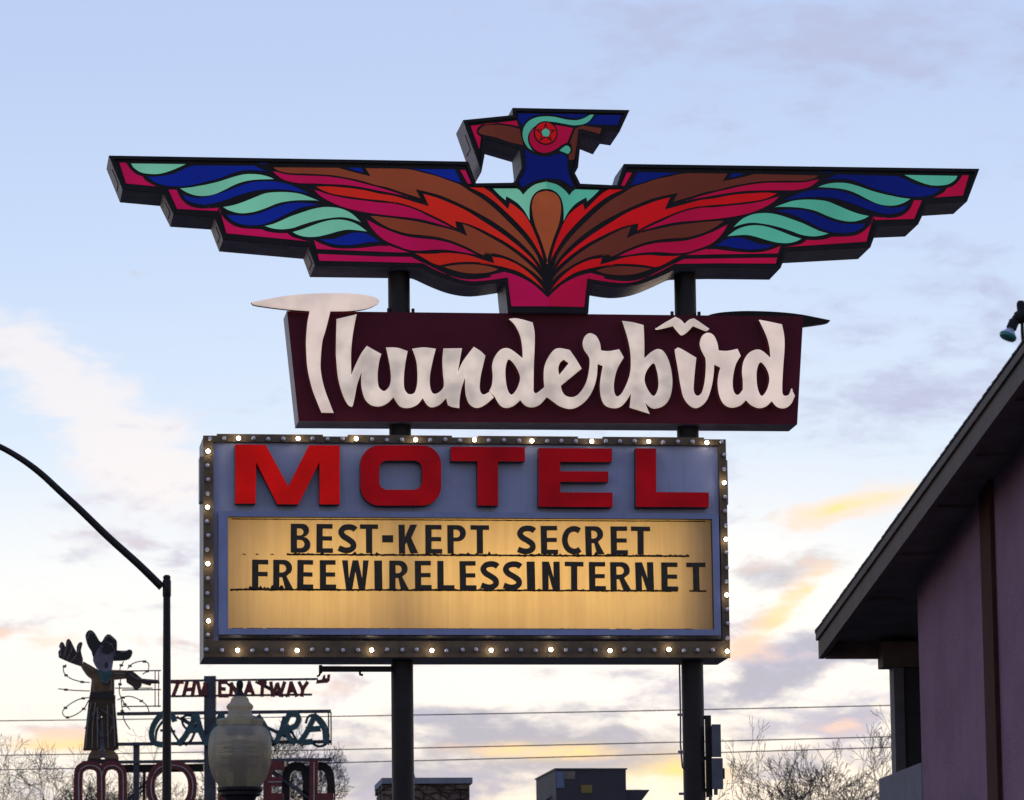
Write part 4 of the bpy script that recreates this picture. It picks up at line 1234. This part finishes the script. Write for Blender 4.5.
cut('shirt', 'N *242,366 *270,332 330,365 *377,395 *440,415 *495,398 *612,402 *615,466 *512,476 *514,585 *322,585 330,500 *330,470 290,440', -.028, .062, TAN)
cut('bandana', 'N *368,385 *430,422 *497,402 500,432 *455,522 400,470', -.07, -.029, BAND)
cut('pointing_hand', 'N *600,402 660,410 720,455 *738,468 *872,480 *876,506 *810,506 *800,524 *732,505 725,530 680,562 660,532 *612,500', -.05, .04, GLV)
cut('belt', 'N *320,578 *512,566 *516,628 *318,622', -.045, -.0285, DK)
cut('trousers', 'O *300,140 *352,140 *357,462 *326,462', .0, .045, FACE)
cut('chaps', 'N *316,600 *522,600 O *442,40 *468,388 *432,405 *357,400 *342,150 *330,120 *318,400 *185,405 *225,40', -.02, .04, BRN2)
cut('boot', 'O *250,404 *320,402 *326,472 *222,472 228,445', -.05, .03, TAN)
cut('boot', 'O *356,402 *430,405 462,440 *467,474 *356,472', -.05, .03, TAN)
cut('plinth', 'O *220,472 *467,474 *467,502 *212,502', -.04, .06, DK)
def ntube(s, closed=False):
    P = []
    o = None
    for t in s.split():
        if t in TILE: o = TILE[t]; continue
        x, y = map(float, t.split(',')); P.append((o[0] + x / 8, o[1] + y / 8))
    P = crom(P, 5)
    return [(CF.px(x, y, -.1)[0], -.1, CF.px(x, y, -.1)[1]) for x, y in P]
m = MB()
rng = random.Random(5)
for s in ('N 130,355 108,385 115,425 160,465 240,492 318,500', 'N 65,550 180,562 318,568', 'N 312,620 230,635 150,680 100,735 130,778 200,760 270,710 310,640', 'N 540,640 620,610 700,630 770,680 792,735', 'N 620,390 660,350 730,330 785,345 785,400 740,435',
          'N 590,330 560,390 565,470 555,580 590,660 640,720', 'N 520,545 820,545', 'O 490,0 510,150 560,235', 'O 320,100 295,180 320,270 360,300', 'O 330,80 400,120 430,190 400,260 360,290', 'N 410,250 420,190 470,180 510,230 520,290', 'O 300,60 240,150 200,230'):
    P = ntube(s)
    m.tube(P, .012, 6)
    for p in P[3::9]:
        m.box(p[0] - .035, p[0] + .035, p[1] - .02, p[1] + .06, p[2] - .02, p[2] + .02)
m.build('neon_tubing', mat('dark_neon_tube', (.10, .095, .10), .4), cowboy, smooth=True)

NEON2 = mat('dusty_neon_tube', (.20, .18, .18), .35)
for s in ('N 86,290 84,240 95,195', 'N 108,300 130,230 146,172', 'N 135,318 165,260 180,220', 'N 170,330 215,280 240,195', 'N 300,150 318,100 340,110', 'N 430,165 470,130 515,160', 'N 560,262 630,252', 'N 280,360 350,410', 'N 515,430 605,430', 'N 640,430 700,470 860,490', 'N 345,480 350,570', 'N 490,470 492,560', 'N 400,480 450,505 480,470',
          'O 250,20 225,150 205,385', 'O 285,20 262,200 258,385', 'O 300,60 300,385', 'O 380,40 385,385', 'O 425,30 440,370', 'O 240,455 320,455', 'O 365,455 450,460'):
    m = MB(); m.tube([(p[0], -.115, p[2]) for p in ntube(s)], .010, 6)
    m.build('neon_outline', NEON2, cowboy, smooth=True)

# ------------------------------------------------------------------ chimney, rooftop unit and the low roof that carries them
RD = 70.0
a = at(424, 800, RD); c = at(592, 800, RD)
ROOFZ = 6.2
lowb = thing('flat_roofed_building', 'low flat-roofed building standing behind the motel sign posts', 'building', (a.x + 1.5, RD + 5, 0))
m = MB(); m.box(-8, 9, -6.5, 6.5, 0, ROOFZ - .25); m.build('wall', mat('tan_block_wall', (.26, .22, .18), .9, var=.15, bump=.3), lowb)
m = MB(); m.box(-8.2, 9.2, -6.7, 6.7, ROOFZ - .249, ROOFZ); m.build('roof', mat('gravel_roof', (.14, .13, .12), .95, var=.3, bump=.4), lowb)
px_of = lambda x, y, d: at(x, y, d)
ch = thing('stone_chimney', 'rough stone chimney with a pale flat cap behind the left sign post', 'chimney', (at(424, 790, RD).x, at(424, 790, RD).y, ROOFZ))
chf = Fr(ch.location, .11)
ch.rotation_euler = (0, 0, .11)
A, B = chf.px(384.5, 785), chf.px(469.5, 785)
sm = bpy.data.materials.new('fieldstone'); sm.use_nodes = True
sn = NB(sm.node_tree); p = sm.node_tree.nodes['Principled BSDF']; p.inputs['Roughness'].default_value = .9
t = sn.n('ShaderNodeTexCoord')
mp = sn.n('ShaderNodeMapping'); sn.set(mp.inputs[0], t.outputs['Object']); mp.inputs['Scale'].default_value = (4.0, 4.0, 7.5)
vo = sn.n('ShaderNodeTexVoronoi', feature='DISTANCE_TO_EDGE'); sn.set(vo.inputs['Vector'], mp.outputs[0]); vo.inputs['Scale'].default_value = 1
vc = sn.n('ShaderNodeTexVoronoi'); sn.set(vc.inputs['Vector'], mp.outputs[0]); vc.inputs['Scale'].default_value = 1
sx = sn.n('ShaderNodeSeparateXYZ'); sn.set(sx.inputs[0], vc.outputs['Color'])
stc = sn.mix(sx.outputs[0], (.12, .075, .055, 1), (.24, .17, .125, 1))
sn.set(p.inputs['Base Color'], sn.mix(sn.smooth(vo.outputs[0], .02, .09), (.05, .042, .038, 1), stc))
bn = sn.n('ShaderNodeBump'); bn.inputs['Strength'].default_value = .8; bn.inputs['Distance'].default_value = .05; sn.set(bn.inputs['Height'], sn.smooth(vo.outputs[0], 0, .2)); sn.set(p.inputs['Normal'], bn.outputs[0])
zt = chf.px(424, 784)[1]
w0, w1 = A[0], B[0]
# stones: many slightly proud blocks round a core
m = MB()
dep = w1 - w0
m.box(w0, w1, 0, dep, 0, zt)
rng = random.Random(8)
z = 0.0
while z < zt - .05:
    h = min(rng.uniform(.09, .2), zt - z - .002)
    for face in (0, 1):
        x = 0.0
        while x < dep - .02:
            w = min(rng.uniform(.14, .42), dep - x)
            pr = rng.uniform(.012, .05)
            g_ = .01
            if face == 0: m.box(w0 + x + g_, w0 + x + w - g_, -pr, -.001, z + g_, z + h - g_)
            else: m.box(w0 - pr, w0 - .001, x + g_, x + w - g_, z + g_, z + h - g_)
            x += w
    z += h
m.build('stack', sm, ch)
A, B = chf.px(382, 777.8, -.08), chf.px(472.6, 783.6, -.08)
m = MB(); m.box(A[0], B[0], -.08, dep + .08, zt + .001, A[1])
m.build('cap', mat('pale_concrete_cap', (.24, .245, .29), .8, var=.15), ch)
A = chf.px(404, 771, .4)
m = MB(); m.lathe([(.16, zt + .12), (.19, zt + .13), (.15, A[1])], 16, ((w0 + w1) / 2 - .3, dep / 2, 0)); m.build('flue', GREYB, ch, smooth=True)

hv = thing('rooftop_air_unit', 'dark boxy rooftop air unit with a yellow label and slanted hood', 'air unit', (at(591, 790, RD).x, at(591, 790, RD).y, ROOFZ))
YH = .15
hv.rotation_euler = (0, 0, YH)
hf = Fr(hv.location, YH)
A, B = hf.px(555.7, 769.5), hf.px(626.3, 800)
HVM = mat('dark_unit_paint', (.052, .048, .062), .6, .2, var=.15, scale=4, streak=.2)
hd_ = 2.0
m = MB(); m.box(A[0], B[0], 0, hd_, .12, A[1]); m.build('housing', HVM, hv)
m = MB(); m.box(A[0] - .02, B[0] + .02, -.02, hd_ + .02, A[1] + .001, A[1] + .02); m.build('lid', mat('unit_lid', (.10, .10, .12), .5, .3), hv)
m = MB()
for x in (A[0] + .1, B[0] - .15):
    m.box(x, x + .08, .02, hd_ - .02, 0, .119)
m.build('skid', STEEL, hv)
def patch(nm, x0, y0, x1, y1, material):
    P, Q = hf.px(x0, y1), hf.px(x1, y0)
    m = MB(); m.box(P[0], Q[0], -.012, -.001, P[1], Q[1]); m.build(nm, material, hv)
patch('yellow_label', 581, 785, 592, 793, mat('label_yellow', (.22, .17, .035), .6, var=.2))
patch('panel_patch', 556.5, 771.5, 564, 788, mat('patch_blue', (.14, .18, .30), .5))
patch('tan_patch', 564.3, 771.3, 575, 779, mat('patch_tan', (.20, .16, .14), .6))
P, Q = hf.px(626.6, 789), hf.px(651.5, 789)
z0 = hf.px(640, 812)[1]
m = MB(); m.prism([[(P[0], P[1]), (Q[0], P[1]), (P[0] + (Q[0] - P[0]) * .30, z0), (P[0], z0)]], .15, hd_ - .3); m.build('hood', HVM, hv)
m = MB()
for k in range(3):
    y = .5 + k * .4
    m.tube([(A[0] - .05, y, .1), (A[0] - .05, y, A[1] - .42 - .05 * k), (A[0] + .02, y, A[1] - .38 - .05 * k)], .035, 8)
m.build('pipe', STEEL, hv, smooth=True)

# ------------------------------------------------------------------ overhead lines
ends = {}
wires = [((0, 720.8), (893, 705.3), 'uppermost thin black overhead line crossing behind the sign posts'), ((0, 755.3), (893, 736.6), 'middle thin black overhead line crossing behind the sign posts'), ((0, 769.8), (893, 747.2), 'lowest thin black overhead line crossing behind the sign posts')]
WM = mat('wire_black', (.03, .03, .034), .6)
for k, (l, rgt, lab) in enumerate(wires):
    A, B = at(*l, 112), at(*rgt, 104)
    d = (B - A)
    P0, P1 = A - d * 1.1, B + d * 1.1
    P0.z -= .0; P1.z += 0
    n = 40
    pts = []
    for i in range(n + 1):
        t = i / n
        p = P0.lerp(P1, t)
        # slight sag measured from the straight line through the two sighted points
        p.z += .35 * ((t - .5) ** 2 * 4 - .10)
        pts.append(p)
    m = MB(); m.tube([p - pts[0] for p in pts], .0135, 6)
    o = m.build('power_line', WM, smooth=True)
    o.location = pts[0]
    tag(o, lab, 'power line', 'overhead power lines')
    ends.setdefault('l', []).append(pts[0]); ends.setdefault('r', []).append(pts[-1])
for side, lab in (('l', 'wooden utility pole at the near end of the overhead lines'), ('r', 'wooden utility pole at the far end of the overhead lines')):
    p = ends[side][0]
    t = thing('utility_pole', lab, 'utility pole', (p.x, p.y + .2, 0), 0, 'utility poles carrying the overhead lines')
    m = MB(); m.lathe([(.17, 0), (.12, p.z + .8)], 14); m.build('pole', mat('pole_wood', (.09, .065, .045), .9, var=.3), t, smooth=True)
    for e in ends[side]:
        m = MB(); m.tube([(0, 0, e.z - .02), (0, -.2, e.z - .02)], .03, 8); m.build('insulator', GREYB, t, smooth=True)

# ------------------------------------------------------------------ bare winter trees
BARK = mat('bare_bark', (.075, .062, .058), .95, var=.3, scale=3)
def tree(px_, ytop, d, seed, label, spread=1.0, levels=10):
    rng = random.Random(seed)
    top = at(px_, ytop, d)
    H = top.z
    t = thing('bare_tree', label, 'tree', (top.x, top.y, 0), rng.uniform(0, 6), 'leafless trees behind the signs')
    trunk, crown = MB(), MB()
    tops = []
    rx, rz, cz = H * .27 * spread, H * .42, H * .58
    def outside(c): return (c.x / rx) ** 2 + (c.y / rx) ** 2 + ((c.z - cz) / rz) ** 2 > 1
    def grow(p, dr, ln, rad, lev):
        segs = 4 if lev < 3 else (3 if lev < 7 else 2)
        pts, rads = [p], [rad]
        q_ = p.copy(); dd = dr.copy()
        for i in range(segs):
            dd = (dd + Vector((rng.gauss(0, .24), rng.gauss(0, .24), rng.gauss(0, .16) + .05))).normalized()
            q_ = q_ + dd * (ln / segs)
            if lev >= 3 and i and outside(q_): break
            pts.append(q_.copy()); rads.append(max(.0042, rad * (1 - .38 * (i + 1) / segs)))
        (trunk if lev == 0 else crown).tube(pts, rads, 9 if lev < 2 else (5 if lev < 4 else 3), cap=lev < 2)
        tops.append(q_.z)
        if lev >= levels: return
        kids = 3 if lev in (0, 1, 2) else rng.choice((2, 3, 3))
        base = rng.uniform(0, 6.28)
        if lev >= 2 and outside(q_ * .995): return
        for k in range(kids):
            ang = base + k * 6.283 / kids + rng.gauss(0, .4)
            tilt = rng.uniform(.32, .75) * spread
            s1 = dd.cross(Vector((0, 0, 1)) if abs(dd.z) < .95 else Vector((1, 0, 0))).normalized(); s2 = dd.cross(s1)
            nd_ = (dd * math.cos(tilt) + (s1 * math.cos(ang) + s2 * math.sin(ang)) * math.sin(tilt)).normalized()
            j = len(pts) - 1 if k < 2 else rng.choice((1, len(pts) - 1))
            grow(pts[j].copy(), nd_, ln * rng.uniform(.60, .88), rads[j] * rng.uniform(.58, .74), lev + 1)
    grow(Vector((0, 0, 0)), Vector((rng.gauss(0, .04), rng.gauss(0, .04), 1)).normalized(), H * .24, H * .026, 0)
    tops.sort(); k = H / tops[int(len(tops) * .995)]
    for mb in (trunk, crown): mb.v = [(x * k, y * k, z * k) for x, y, z in mb.v]
    trunk.build('trunk', BARK, t, smooth=True, fix=False)
    crown.build('crown', BARK, t, fix=False)
    return t
tree(84, 748, 118, 21, 'leafless tree whose hazy twigs rise left of the cowboy figure', 1.0)
tree(30, 778, 126, 9, 'lower leafless tree at the far left edge beside the hazy taller one', 1.0)
tree(178, 735, 122, 33, 'leafless tree seen through the open red and teal sign letters', .9)
tree(284, 748, 124, 12, 'leafless tree behind the acorn lamp and the open-frame sign', .8)
tree(797, 752, 100, 5, 'leafless tree with a rounded crown between sign post and purple building', .75)
tree(868, 738, 92, 17, 'taller leafless tree beside the column of the purple building', .8)
